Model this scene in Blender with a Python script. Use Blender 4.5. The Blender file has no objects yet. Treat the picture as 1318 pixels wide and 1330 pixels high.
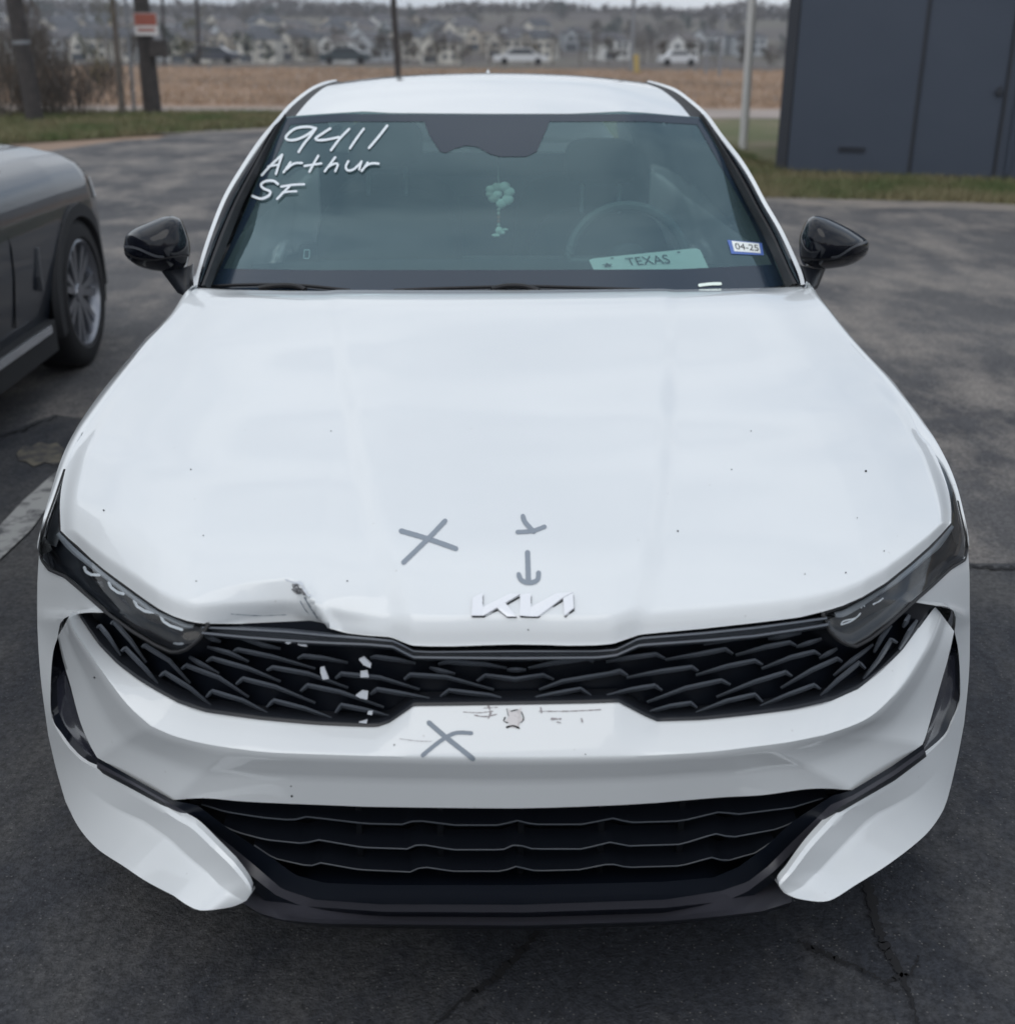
import bpy, bmesh, math, random
import numpy as np
from mathutils import Vector, Matrix
from mathutils.bvhtree import BVHTree

# ------------------------------------------------------------------ camera
SC = bpy.context.scene
CAM_O = np.array([-0.08219, -1.58468, 1.57411])
YAW, PITCH, ROLL, FPX = 0.03348, 0.37666, 0.00703, 1560.0
def _rot(yaw, pitch, roll):
    cy, sy = math.cos(yaw), math.sin(yaw); cp, sp = math.cos(pitch), math.sin(pitch)
    f = np.array([sy*cp, cy*cp, -sp]); r = np.array([cy, -sy, 0.0]); u = np.cross(r, f)
    cr, sr = math.cos(roll), math.sin(roll)
    return np.array([r*cr+u*sr, -r*sr+u*cr, f])
CAM_R = _rot(YAW, PITCH, ROLL)
cam_data = bpy.data.cameras.new('camera'); cam = bpy.data.objects.new('camera', cam_data)
SC.collection.objects.link(cam); SC.camera = cam
m = Matrix.Identity(4)
for i in range(3):
    m[i][0] = CAM_R[0][i]; m[i][1] = CAM_R[1][i]; m[i][2] = -CAM_R[2][i]; m[i][3] = CAM_O[i]
cam.matrix_world = m
cam_data.sensor_fit = 'HORIZONTAL'; cam_data.sensor_width = 36.0
cam_data.lens = 36.0*FPX/1318.0
cam_data.clip_start = 0.05; cam_data.clip_end = 3000.0
cam_data.dof.use_dof = True
cam_data.dof.focus_distance = 2.38
cam_data.dof.aperture_fstop = (36.0*FPX/1318.0)/12.0
SC.render.resolution_x = 1014; SC.render.resolution_y = 1024

# ------------------------------------------------------------------ world, sun, exposure
SUN_EL, SUN_AZ = math.radians(52), math.radians(200)
world = bpy.data.worlds.new('World'); SC.world = world; world.use_nodes = True
wn, wl = world.node_tree.nodes, world.node_tree.links
wn.clear()
w_out = wn.new('ShaderNodeOutputWorld'); w_bg = wn.new('ShaderNodeBackground'); w_bg2 = wn.new('ShaderNodeBackground')
w_mix = wn.new('ShaderNodeMixShader')
sky = wn.new('ShaderNodeTexSky'); sky.sky_type = 'NISHITA'; sky.sun_disc = False
sky.sun_elevation = SUN_EL; sky.sun_rotation = SUN_AZ; sky.air_density = 1.2; sky.dust_density = 1.5
wl.new(sky.outputs['Color'], w_bg.inputs['Color']); w_bg.inputs['Strength'].default_value = 0.10
tc = wn.new('ShaderNodeTexCoord'); mp = wn.new('ShaderNodeMapping'); mp.inputs['Scale'].default_value = (1.0, 1.0, 2.2)
mp.inputs['Location'].default_value = (0.4, 0.2, 0.1)
nz = wn.new('ShaderNodeTexNoise'); nz.inputs['Scale'].default_value = 1.9; nz.inputs['Detail'].default_value = 7; nz.inputs['Roughness'].default_value = 0.55
wl.new(tc.outputs['Generated'], mp.inputs['Vector']); wl.new(mp.outputs['Vector'], nz.inputs['Vector'])
cr = wn.new('ShaderNodeValToRGB')      # cloud colour: grey bases to bright tops
cr.color_ramp.elements[0].position = 0.33; cr.color_ramp.elements[0].color = (0.46, 0.53, 0.63, 1)
cr.color_ramp.elements[1].position = 0.66; cr.color_ramp.elements[1].color = (0.92, 0.96, 1.0, 1)
wl.new(nz.outputs['Fac'], cr.inputs['Fac'])
wl.new(cr.outputs['Color'], w_bg2.inputs['Color']); w_bg2.inputs['Strength'].default_value = 0.92
cf = wn.new('ShaderNodeValToRGB')      # cloud cover
cf.color_ramp.elements[0].position = 0.30; cf.color_ramp.elements[0].color = (0.55, 0.55, 0.55, 1)
cf.color_ramp.elements[1].position = 0.50; cf.color_ramp.elements[1].color = (0.97, 0.97, 0.97, 1)
wl.new(nz.outputs['Fac'], cf.inputs['Fac'])
wl.new(cf.outputs['Color'], w_mix.inputs['Fac'])
wl.new(w_bg.outputs[0], w_mix.inputs[1]); wl.new(w_bg2.outputs[0], w_mix.inputs[2]); wl.new(w_mix.outputs[0], w_out.inputs['Surface'])

sun_d = bpy.data.lights.new('sun', 'SUN'); sun_d.energy = 0.7; sun_d.angle = math.radians(55); sun_d.color = (1.0, 0.96, 0.9)
sun = bpy.data.objects.new('sun', sun_d); SC.collection.objects.link(sun)
sdir = Vector((math.sin(SUN_AZ)*math.cos(SUN_EL), math.cos(SUN_AZ)*math.cos(SUN_EL), math.sin(SUN_EL)))
sun.rotation_euler = sdir.to_track_quat('Z', 'Y').to_euler(); sun.location = (0, 0, 20)

SC.view_settings.view_transform = 'Standard'; SC.view_settings.look = 'None'
SC.view_settings.gamma = 1.0; SC.view_settings.exposure = 0.24; SC.view_settings.use_curve_mapping = False
SC.render.engine = 'CYCLES'

# ------------------------------------------------------------------ unprojection helpers (reference pixel + real depth -> world point)
def rays(px, py):
    px = np.asarray(px, float); py = np.asarray(py, float)
    q = np.stack([(px-659)/FPX, -(py-665)/FPX, np.ones_like(px)], -1)
    return q @ CAM_R
def atY(px, py, Y):
    d = rays(px, py); t = (np.asarray(Y)-CAM_O[1])/d[..., 1]; return CAM_O + d*t[..., None]
def atZ(px, py, Z):
    d = rays(px, py); t = (np.asarray(Z)-CAM_O[2])/d[..., 2]; return CAM_O + d*t[..., None]
def atX(px, py, X):
    d = rays(px, py); t = (np.asarray(X)-CAM_O[0])/d[..., 0]; return CAM_O + d*t[..., None]
def proj(P):
    q = (np.asarray(P)-CAM_O) @ CAM_R.T
    return np.stack([659+FPX*q[..., 0]/q[..., 2], 665-FPX*q[..., 1]/q[..., 2]], -1)
NA, NB, NN = 0.98, 1.1, 3.5
def nose(X):                            # plan curve of the car's front end
    f = lambda x: NB*(1-np.sqrt(np.maximum(0, 1-(x/NA)**NN)))
    x = np.abs(X); x0 = .93; sl = (f(x0)-f(x0-.001))/.001
    return f(np.minimum(x, x0))+sl*np.maximum(0, x-x0)
def atN(px, py, g):
    px = np.atleast_1d(np.asarray(px, float)); py = np.atleast_1d(np.asarray(py, float)); g = np.broadcast_to(np.asarray(g, float), px.shape)
    d = rays(px, py)
    ts = np.linspace(1.2, 3.4, 500)[None, :]
    def f(t): return CAM_O[1]+t*d[:, 1:2]-nose(CAM_O[0]+t*d[:, 0:1])-g[:, None]
    F = f(ts); ok = (F >= 0)
    i = np.where(ok.any(1), ok.argmax(1), F.argmax(1))
    # walls far from the nose curve: first local maximum if it never crosses
    hi = ts[0][i]; lo = ts[0][np.maximum(i-1, 0)]
    has = ok.any(1)
    for _ in range(20):
        mid = (lo+hi)/2; v = f(mid[:, None])[:, 0]
        hi = np.where(v >= 0, mid, hi); lo = np.where(v >= 0, lo, mid)
    t = np.where(has, hi, ts[0][i])
    return CAM_O + d*t[:, None]

def resample(pts, n, smooth=False):
    """n points by arc length along a polyline of tuples (any number of channels)"""
    p = np.array(pts, float)
    if smooth and len(p) > 2:
        q = []
        for i in range(len(p)-1):
            p0 = p[max(i-1, 0)]; p1 = p[i]; p2 = p[i+1]; p3 = p[min(i+2, len(p)-1)]
            for s in np.linspace(0, 1, 10, endpoint=False):
                q.append(0.5*((2*p1)+(-p0+p2)*s+(2*p0-5*p1+4*p2-p3)*s*s+(-p0+3*p1-3*p2+p3)*s**3))
        q.append(p[-1]); p = np.array(q)
    dd = np.linalg.norm(np.diff(p[:, :2] if p.shape[1] < 4 else p[:, :3], axis=0), axis=1)
    s = np.concatenate([[0], np.cumsum(dd)])
    if s[-1] < 1e-9: return np.repeat(p[:1], n, 0)
    u = np.linspace(0, s[-1], n)
    return np.stack([np.interp(u, s, p[:, k]) for k in range(p.shape[1])], 1)
def rows_from(segs, ns, mode, val=None, smooth=False):
    """a 3D row from pixel segments; mode N (offset from the nose plan), Y, Z or X (explicit)"""
    out = []; fs = {'N': atN, 'Y': atY, 'Z': atZ, 'X': atX}
    for k, (sg, n) in enumerate(zip(segs, ns)):
        sg = [tuple(q) if len(q) == 3 else (q[0], q[1], val) for q in sg]
        r = resample(sg, n, smooth)
        if k < len(segs)-1: r = r[:-1]
        out.append(fs[mode[k] if isinstance(mode, (list, tuple)) else mode](r[:, 0], r[:, 1], r[:, 2]))
    return np.concatenate(out)

# ------------------------------------------------------------------ materials
def pbr(name, col, rough=0.5, metal=0.0, coat=0.0, coat_rough=0.03, spec=0.5, var=None, bump=None, emit=None, spots=None):
    mt = bpy.data.materials.new(name); mt.use_nodes = True
    nt = mt.node_tree; N, L = nt.nodes, nt.links; b = N['Principled BSDF']
    b.inputs['Base Color'].default_value = (*col, 1); b.inputs['Roughness'].default_value = rough
    b.inputs['Metallic'].default_value = metal; b.inputs['Coat Weight'].default_value = coat
    b.inputs['Coat Roughness'].default_value = coat_rough; b.inputs['Specular IOR Level'].default_value = spec
    t = N.new('ShaderNodeTexCoord')
    src = None
    if var:                     # (scale, second colour, lo, hi)
        n = N.new('ShaderNodeTexNoise'); n.inputs['Scale'].default_value = var[0]; n.inputs['Detail'].default_value = 6
        n.inputs['Roughness'].default_value = 0.62
        L.new(t.outputs['Object'], n.inputs['Vector'])
        r = N.new('ShaderNodeValToRGB'); r.color_ramp.elements[0].position = var[2]; r.color_ramp.elements[1].position = var[3]
        r.color_ramp.elements[0].color = (*col, 1); r.color_ramp.elements[1].color = (*var[1], 1)
        L.new(n.outputs['Fac'], r.inputs['Fac']); src = r.outputs['Color']
    if spots:                   # (scale, colour, threshold) small specks
        v = N.new('ShaderNodeTexVoronoi'); v.inputs['Scale'].default_value = spots[0]
        L.new(t.outputs['Object'], v.inputs['Vector'])
        mr = N.new('ShaderNodeMapRange'); mr.inputs['From Min'].default_value = spots[2]; mr.inputs['From Max'].default_value = spots[2]*1.6
        mr.inputs['To Min'].default_value = spots[3] if len(spots) > 3 else 1.0; mr.inputs['To Max'].default_value = 0.0
        L.new(v.outputs['Distance'], mr.inputs['Value'])
        # only a minority of the cells carries a speck
        gt = N.new('ShaderNodeMath'); gt.operation = 'GREATER_THAN'; gt.inputs[1].default_value = 0.72
        sp = N.new('ShaderNodeSeparateColor'); L.new(v.outputs['Color'], sp.inputs[0]); L.new(sp.outputs[0], gt.inputs[0])
        mu = N.new('ShaderNodeMath'); mu.operation = 'MULTIPLY'; L.new(mr.outputs[0], mu.inputs[0]); L.new(gt.outputs[0], mu.inputs[1])
        mx = N.new('ShaderNodeMix'); mx.data_type = 'RGBA'
        if src: L.new(src, mx.inputs['A'])
        else: mx.inputs['A'].default_value = (*col, 1)
        mx.inputs['B'].default_value = (*spots[1], 1)
        L.new(mu.outputs[0], mx.inputs['Factor']); src = mx.outputs['Result']
    if src: L.new(src, b.inputs['Base Color'])
    if bump:                    # (scale, distance)
        n2 = N.new('ShaderNodeTexNoise'); n2.inputs['Scale'].default_value = bump[0]; n2.inputs['Detail'].default_value = 5
        L.new(t.outputs['Object'], n2.inputs['Vector'])
        bp = N.new('ShaderNodeBump'); bp.inputs['Distance'].default_value = bump[1]; bp.inputs['Strength'].default_value = 1.0
        L.new(n2.outputs['Fac'], bp.inputs['Height']); L.new(bp.outputs[0], b.inputs['Normal'])
    if emit: b.inputs['Emission Color'].default_value = (*emit, 1); b.inputs['Emission Strength'].default_value = 1
    return mt
def glass(name, tint, ior=1.5, rough=0.0, gtint=(1, 1, 1), boost=1.0, haze_fac=0.0, haze_col=(.3, .4, .42)):
    mt = bpy.data.materials.new(name); mt.use_nodes = True; nt = mt.node_tree; N, L = nt.nodes, nt.links; N.clear()
    o = N.new('ShaderNodeOutputMaterial'); mx = N.new('ShaderNodeMixShader')
    tr = N.new('ShaderNodeBsdfTransparent'); tr.inputs['Color'].default_value = (*tint, 1)
    gl = N.new('ShaderNodeBsdfGlossy'); gl.inputs['Roughness'].default_value = rough; gl.inputs['Color'].default_value = (*gtint, 1)
    fr = N.new('ShaderNodeFresnel'); fr.inputs['IOR'].default_value = ior
    mu = N.new('ShaderNodeMath'); mu.operation = 'MULTIPLY'; mu.use_clamp = True; mu.inputs[1].default_value = boost
    L.new(fr.outputs[0], mu.inputs[0]); L.new(mu.outputs[0], mx.inputs['Fac'])
    if haze_fac:  # teal haze over the glass, put in as a diffuse colour
        df = N.new('ShaderNodeBsdfDiffuse'); df.inputs['Color'].default_value = (*haze_col, 1); m0 = N.new('ShaderNodeMixShader'); m0.inputs['Fac'].default_value = haze_fac
        L.new(tr.outputs[0], m0.inputs[1]); L.new(df.outputs[0], m0.inputs[2]); L.new(m0.outputs[0], mx.inputs[1])
    else: L.new(tr.outputs[0], mx.inputs[1])
    L.new(gl.outputs[0], mx.inputs[2]); L.new(mx.outputs[0], o.inputs['Surface'])
    return mt
M = {}
M['paint'] = pbr('white_paint', (0.76, 0.785, 0.80), rough=0.42, coat=1.0, coat_rough=0.025, spots=(26, (0.48, 0.47, 0.46), 0.04, 0.35), var=(2.2, (0.74, 0.765, 0.78), .4, .7))
M['piano'] = pbr('gloss_black_trim', (0.004, 0.005, 0.009), rough=0.10, coat=0.0, spec=0.42)
M['blade_gloss'] = pbr('vent_gloss_blade', (0.022, 0.023, 0.034), rough=0.16, coat=0.5)
M['ledge'] = pbr('ledge_sheen_plastic', (0.042, 0.042, 0.052), rough=0.30)  # lighter than the frame: sky reflection on upward faces put into the colour
M['edge'] = pbr('slat_highlight', (0.065, 0.075, 0.09), rough=0.4)  # lighter than the slats: ridge highlight put into the colour
M['satin'] = pbr('satin_black_plastic', (0.014, 0.016, 0.021), rough=0.30, spec=0.4, bump=(900, .0002))
M['slat'] = pbr('intake_plastic', (0.008, 0.010, 0.015), rough=0.35, spec=0.35)
M['grille'] = pbr('grille_plastic', (0.090, 0.102, 0.122), rough=0.42, bump=(700, .0002))
M['dark'] = pbr('dark_recess', (0.003, 0.004, 0.006), rough=0.5, spec=0.2)
M['cell'] = pbr('grille_cell', (0.006, 0.008, 0.013), rough=0.30, spec=0.3)
M['lampborder'] = pbr('lamp_lower_trim', (0.075, 0.08, 0.09), rough=0.35)
M['rubber'] = pbr('black_rubber', (0.013, 0.013, 0.015), rough=0.6)
M['screen'] = glass('windscreen_glass', (0.66, 0.88, 0.84), ior=1.52, gtint=(0.70, 0.92, 1.0), boost=1.45, haze_fac=.16, haze_col=(.22, .36, .40))
M['sideglass'] = glass('side_glass', (0.02, 0.025, 0.025), ior=1.5)
M['lens'] = glass('lamp_lens', (0.84, 0.87, 0.89), ior=1.45, boost=1.05)
M['frit'] = pbr('ceramic_frit', (0.018, 0.032, 0.052), rough=0.15, spec=0.5)
M['deepblack'] = pbr('deep_black_plastic', (0.004, 0.006, 0.011), rough=0.35, spec=0.3)
M['scuff'] = pbr('brown_scuff', (0.33, 0.30, 0.31), rough=0.7)
M['silver'] = pbr('bright_silver', (0.72, 0.74, 0.78), rough=0.22, metal=0.7)
M['led'] = pbr('frosted_light_bar', (0.85, 0.87, 0.9), rough=0.2, coat=0.5)
M['lampgrey'] = pbr('lamp_trim_grey', (0.40, 0.42, 0.45), rough=0.35)
M['lampdark'] = pbr('lamp_housing', (0.03, 0.034, 0.04), rough=0.3)
M['pen'] = pbr('grease_pen_grey', (0.25, 0.285, 0.33), rough=0.7)
M['whitepen'] = pbr('white_window_marker', (0.75, 0.80, 0.84), rough=0.8)
M['badge'] = pbr('satin_chrome_badge', (0.86, 0.87, 0.90), rough=0.34, metal=0.25, coat=0.6)
M['barecore'] = pbr('bare_damaged_metal', (0.13, 0.13, 0.14), rough=0.5, metal=0.5, var=(220, (0.45, 0.45, 0.46), .45, .6))
M['chip'] = pbr('paint_flake', (0.62, 0.65, 0.70), rough=0.5)
M['scrape'] = pbr('scraped_primer', (0.70, 0.67, 0.67), rough=0.6, var=(45, (0.50, 0.46, 0.46), .5, .62))
M['plateb'] = pbr('plate_white', (0.90, 0.94, 0.92), rough=0.35)
M['platek'] = pbr('plate_black', (0.03, 0.03, 0.035), rough=0.5)
M['mint'] = pbr('mint_fabric', (0.85, 0.95, 0.88), rough=0.7)
M['mintd'] = pbr('dusty_pink_green', (0.62, 0.68, 0.60), rough=0.7)
M['bead'] = pbr('brown_bead', (0.45, 0.16, 0.10), rough=0.4)
M['seat'] = pbr('dark_seat_fabric', (0.008, 0.009, 0.011), rough=0.8)
M['dash'] = pbr('dashboard_plastic', (0.018, 0.021, 0.025), rough=0.7)
M['wheelgrey'] = pbr('steering_leather', (0.07, 0.075, 0.08), rough=0.5)
M['chrome'] = pbr('chrome', (0.8, 0.8, 0.82), rough=0.12, metal=1.0)
M['blue'] = pbr('sticker_blue', (0.10, 0.18, 0.50), rough=0.5)
M['tyre'] = pbr('tyre_rubber', (0.012, 0.012, 0.014), rough=0.75, bump=(60, .002))
M['rim'] = pbr('alloy_rim', (0.30, 0.31, 0.34), rough=0.3, metal=0.8)
M['suv'] = pbr('dark_grey_metallic', (0.018, 0.025, 0.038), rough=0.34, metal=0.3, coat=0.8, coat_rough=0.04, var=(400, (0.024, 0.032, 0.047), .45, .6))
M['clad'] = pbr('wheel_arch_cladding', (0.022, 0.023, 0.026), rough=0.65)

# ------------------------------------------------------------------ object helpers
COL = SC.collection
def setp(o, label=None, cat=None, group=None, kind=None):
    if label: o['label'] = label
    if cat: o['category'] = cat
    if group: o['group'] = group
    if kind: o['kind'] = kind
    return o
def empty(name, loc, label=None, cat=None, group=None):
    o = bpy.data.objects.new(name, None); o.location = loc; COL.objects.link(o); o.empty_display_size = .2
    return setp(o, label, cat, group)
def wloc(o):
    v = Vector((0, 0, 0))
    while o is not None: v = v + o.location; o = o.parent
    return v
def mesh_obj(name, verts, faces, mat, parent=None, smooth=True, angle=32, label=None):
    """verts in world coordinates; parents are never rotated while building"""
    off = wloc(parent) if parent else Vector((0, 0, 0))
    me = bpy.data.meshes.new(name)
    V = np.asarray(verts, float) - np.array(off)
    me.from_pydata([tuple(v) for v in V], [], [tuple(int(i) for i in f) for f in faces])
    me.materials.append(mat)
    if smooth:
        me.shade_smooth()
        if angle: me.set_sharp_from_angle(angle=math.radians(angle))
    me.validate(); me.update()
    o = bpy.data.objects.new(name, me); COL.objects.link(o)
    if parent: o.parent = parent
    if label: o['label'] = label
    return o
def grid_faces(nr, nc, off=0, closed=False):
    f = []
    for i in range(nr-1):
        for j in range(nc if closed else nc-1):
            a = off+i*nc+j; b = off+i*nc+(j+1) % nc; c = off+(i+1)*nc+(j+1) % nc; d = off+(i+1)*nc+j
            f.append((a, b, c, d))
    return f
def loft3(rows, steps, smooth=False):
    """rows: list of (n,3); steps[i] subdivisions between row i and i+1 -> (m,n,3)"""
    R = [np.asarray(r, float) for r in rows]; out = []
    for i in range(len(R)-1):
        for s in np.linspace(0, 1, steps[i], endpoint=False):
            if smooth:
                p0 = R[max(i-1, 0)]; p1 = R[i]; p2 = R[i+1]; p3 = R[min(i+2, len(R)-1)]
                out.append(0.5*((2*p1)+(-p0+p2)*s+(2*p0-5*p1+4*p2-p3)*s*s+(-p0+3*p1-3*p2+p3)*s**3))
            else: out.append(R[i]*(1-s)+R[i+1]*s)
    out.append(R[-1]); return np.array(out)
SURF = {}
def surf(name, G, mat, parent=None, skirt=0.0, skdir=(0, 1, 0), label=None, angle=32, key=None):
    """grid surface G (m,n,3); skirt turns the border back so that the panel has an edge thickness"""
    mm, nn = G.shape[:2]; V = G.reshape(-1, 3); F = grid_faces(mm, nn)
    # orientation towards the camera
    a = G[mm//2, nn//2]; i, j = mm//2, nn//2
    i0, i1 = max(i-1, 0), min(i+1, mm-1); j0, j1 = max(j-1, 0), min(j+1, nn-1)
    nrm = np.cross(G[i, j1]-G[i, j0], G[i1, j]-G[i0, j])
    if np.dot(nrm, CAM_O-a) < 0: F = [f[::-1] for f in F]; flip = True
    else: flip = False
    V = list(map(tuple, V))
    if skirt:
        ring = [(0, j) for j in range(nn)]+[(i, nn-1) for i in range(1, mm)]+[(mm-1, j) for j in range(nn-2, -1, -1)]+[(i, 0) for i in range(mm-2, 0, -1)]
        sd = np.array(skdir, float)*skirt; base = len(V)
        for (i, j) in ring: V.append(tuple(G[i, j]+sd))
        L = len(ring)
        for k in range(L):
            i, j = ring[k]; i2, j2 = ring[(k+1) % L]
            f = (i*nn+j, base+k, base+(k+1) % L, i2*nn+j2)
            F.append(f[::-1] if flip else f)
    o = mesh_obj(name, V, F, mat, parent, True, angle, label)
    if key: SURF[key] = BVHTree.FromPolygons([Vector(v) for v in V], F)
    return o
def drop(bvh, px, py, off):
    """points of a surface under reference pixels, lifted off along the normal"""
    d = rays(px, py); out = []
    last = None
    O = Vector(CAM_O)
    for k in range(len(d)):
        h = bvh.ray_cast(O, Vector(d[k]).normalized())
        if h[0] is None: out.append(None); continue
        n = h[1]
        if n.dot(O-h[0]) < 0: n = -n
        out.append(np.array(h[0]+n*off))
    good = [q for q in out if q is not None]
    if not good: return None
    res = []; prev = good[0]
    for q in out:
        if q is None: q = prev
        res.append(q); prev = q
    return np.array(res)
def stroke_mesh(pts, w, bvh, off, smooth=True, step=2.0, jit=0.0, seed=1):
    rnd = random.Random(seed)
    p = np.array(pts, float)
    L = np.linalg.norm(np.diff(p, axis=0), axis=1).sum(); n = max(4, int(L/step))
    c = resample(pts, n, smooth)
    t = np.gradient(c, axis=0); t /= np.linalg.norm(t, axis=1)[:, None]+1e-9
    nn = np.stack([-t[:, 1], t[:, 0]], 1)
    prof = [(-.5*w, .0), (-.35*w, .7), (0, 1.0)]
    cs, ws, ts = [], [], []
    for e, k in prof[:-1]: cs.append(c[0]+t[0]*e); ws.append(k); ts.append(nn[0])
    for i in range(n): cs.append(c[i]); ws.append(1.0+jit*rnd.uniform(-1, 1)); ts.append(nn[i])
    for e, k in prof[:-1][::-1]: cs.append(c[-1]-t[-1]*e); ws.append(k); ts.append(nn[-1])
    cs = np.array(cs); ws = np.array(ws)[:, None]*w/2; ts = np.array(ts)
    a = cs-ts*ws; b = cs+ts*ws
    P = np.concatenate([a, cs, b]); X = drop(bvh, P[:, 0], P[:, 1], off)
    m_ = len(cs); F = []
    for k in range(2):
        for i in range(m_-1): F.append((k*m_+i, k*m_+i+1, (k+1)*m_+i+1, (k+1)*m_+i))
    return X, F
def strokes(name, lst, w, bvh, off, mat, parent, label=None, smooth=True, jit=0.05, lift=.0002):
    V, F = [], []
    for k, s in enumerate(lst):
        ww = w
        if isinstance(s, tuple): s, ww = s
        X, f = stroke_mesh(s, ww, bvh, off+lift*k, smooth, jit=jit, seed=k)
        o = len(V); V += list(map(tuple, X)); F += [tuple(i+o for i in q) for q in f]
    return mesh_obj(name, V, F, mat, parent, True, 40, label)
def poly_on(name, polys, bvh, off, mat, parent, thick=0.0, label=None, smooth=False):
    """flat polygons (pixel outlines) laid on a surface, with thickness"""
    V, F = [], []
    for P in polys:
        P = np.array(P, float); n = len(P)
        X = drop(bvh, P[:, 0], P[:, 1], off+thick)
        o = len(V); V += list(map(tuple, X)); F.append(tuple(range(o, o+n)))
        if thick:
            X2 = drop(bvh, P[:, 0], P[:, 1], off); V += list(map(tuple, X2))
            for i in range(n): F.append((o+i, o+(i+1) % n, o+n+(i+1) % n, o+n+i))
    return mesh_obj(name, V, F, mat, parent, smooth, 30, label)
def box(x0, x1, y0, y1, z0, z1):
    V = [(x0, y0, z0), (x1, y0, z0), (x1, y1, z0), (x0, y1, z0), (x0, y0, z1), (x1, y0, z1), (x1, y1, z1), (x0, y1, z1)]
    F = [(0, 3, 2, 1), (4, 5, 6, 7), (0, 1, 5, 4), (1, 2, 6, 5), (2, 3, 7, 6), (3, 0, 4, 7)]
    return V, F
def merge(parts):
    V, F = [], []
    for v, f in parts:
        o = len(V); V += list(v); F += [tuple(i+o for i in q) for q in f]
    return V, F
def tube(path, rad, n=8, caps=True):
    path = [np.array(p, float) for p in path]; V, F = [], []
    if not hasattr(rad, '__len__'): rad = [rad]*len(path)
    up = np.array([0.123, 0.31, 0.94])
    for i, p in enumerate(path):
        t = path[min(i+1, len(path)-1)]-path[max(i-1, 0)]; t = t/(np.linalg.norm(t)+1e-9)
        a = np.cross(t, up); a /= np.linalg.norm(a)+1e-9; b = np.cross(t, a)
        for k in range(n):
            an = 2*math.pi*k/n; V.append(tuple(p+rad[i]*(a*math.cos(an)+b*math.sin(an))))
    for i in range(len(path)-1):
        for k in range(n): F.append((i*n+k, i*n+(k+1) % n, (i+1)*n+(k+1) % n, (i+1)*n+k))
    if caps: F.append(tuple(range(n))[::-1]); F.append(tuple((len(path)-1)*n+k for k in range(n)))
    return V, F
def lathe(prof, c, axis='x', n=36, sx=1):
    """profile of (along-axis, radius) round an axis through c"""
    V, F = [], []
    for (a, r) in prof:
        for k in range(n):
            an = 2*math.pi*k/n
            if axis == 'x': V.append((c[0]+sx*a, c[1]+r*math.cos(an), c[2]+r*math.sin(an)))
            elif axis == 'z': V.append((c[0]+r*math.cos(an), c[1]+r*math.sin(an), c[2]+a))
            else: V.append((c[0]+r*math.cos(an), c[1]+a, c[2]+r*math.sin(an)))
    for i in range(len(prof)-1):
        for k in range(n): F.append((i*n+k, i*n+(k+1) % n, (i+1)*n+(k+1) % n, (i+1)*n+k))
    return V, F
def ball(c, r, nu=12, nv=8):
    r = r if hasattr(r, '__len__') else (r, r, r); V, F = [], []
    for i in range(nv+1):
        th = math.pi*i/nv
        for k in range(nu):
            ph = 2*math.pi*k/nu
            V.append((c[0]+r[0]*math.sin(th)*math.cos(ph), c[1]+r[1]*math.sin(th)*math.sin(ph), c[2]+r[2]*math.cos(th)))
    for i in range(nv):
        for k in range(nu): F.append((i*nu+k, i*nu+(k+1) % nu, (i+1)*nu+(k+1) % nu, (i+1)*nu+k))
    return V, F
def text_mesh(s):
    cu = bpy.data.curves.new('t', 'FONT'); cu.body = s; cu.align_x = 'CENTER'; cu.align_y = 'CENTER'; cu.size = 1.0
    o = bpy.data.objects.new('t', cu); COL.objects.link(o)
    dg = bpy.context.evaluated_depsgraph_get(); me = bpy.data.meshes.new_from_object(o.evaluated_get(dg))
    V = np.array([v.co[:] for v in me.vertices]); F = [tuple(p.vertices) for p in me.polygons]
    bpy.data.objects.remove(o); bpy.data.meshes.remove(me); bpy.data.curves.remove(cu)
    V[:, :2] -= (V[:, :2].max(0)+V[:, :2].min(0))/2
    return V, F
# ================================================================== THE WHITE SEDAN
CAR = empty('white_sedan', (0, 2.4, 0), 'white sedan facing the camera, hood dented above the grille and marked with grease pen', 'car')
def reY(P, dY):
    """moves points along their sight line by a depth step, so the traced outline stays"""
    p = proj(P); return atY(p[..., 0], p[..., 1], P[..., 1]+dY)
def sm(x): x = np.clip(x, 0, 1); return x*x*(3-2*x)
def car_surf(name, rows, steps, mat, skirt=0.0, smooth=False, parent=None, **k):
    return surf(name, loft3(rows, steps, smooth), mat, parent or CAR, skirt, **k)

# ---- hood -----------------------------------------------------------
hfront = [(79,689,.755),(88,698,.7525),(100,708,.75),(118,725,.747),(136,740,.745),(169,764,.742),(190,779,.74),(208,791,.738),(226,800,.736),(244,806,.735),(258,809,.734),(272,810,.733),
 (323,810,.731),(375,809.5,.73),(404,810,.729),(415,811,.728),(426,815,.727),(452,822,.725),(478,825,.724),(509,827,.722),(524,833,.719),(537,838,.717),(560,839,.716),(591,839,.716),(633,837.5,.716),(669,836.5,.716),
 (708,837,.716),(741,838,.716),(775,837.5,.716),(798,835.5,.717),(820,828,.72),(833,823.5,.722),(870,820,.723),(913,816,.724),(980,808.5,.728),(1010,805,.73),(1040,801,.731),(1069,794,.733),(1095,786,.735),(1120,775,.738),(1150,757,.741),(1180,733,.745),(1206,710,.75),(1220,696,.7525),(1235,679,.755)]
HF = np.array(hfront, float); HF3 = atZ(HF[:, 0], HF[:, 1], HF[:, 2])
def byx(P, xs): return np.stack([np.interp(xs, P[:, 0], P[:, k]) for k in range(3)], 1)
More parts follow.
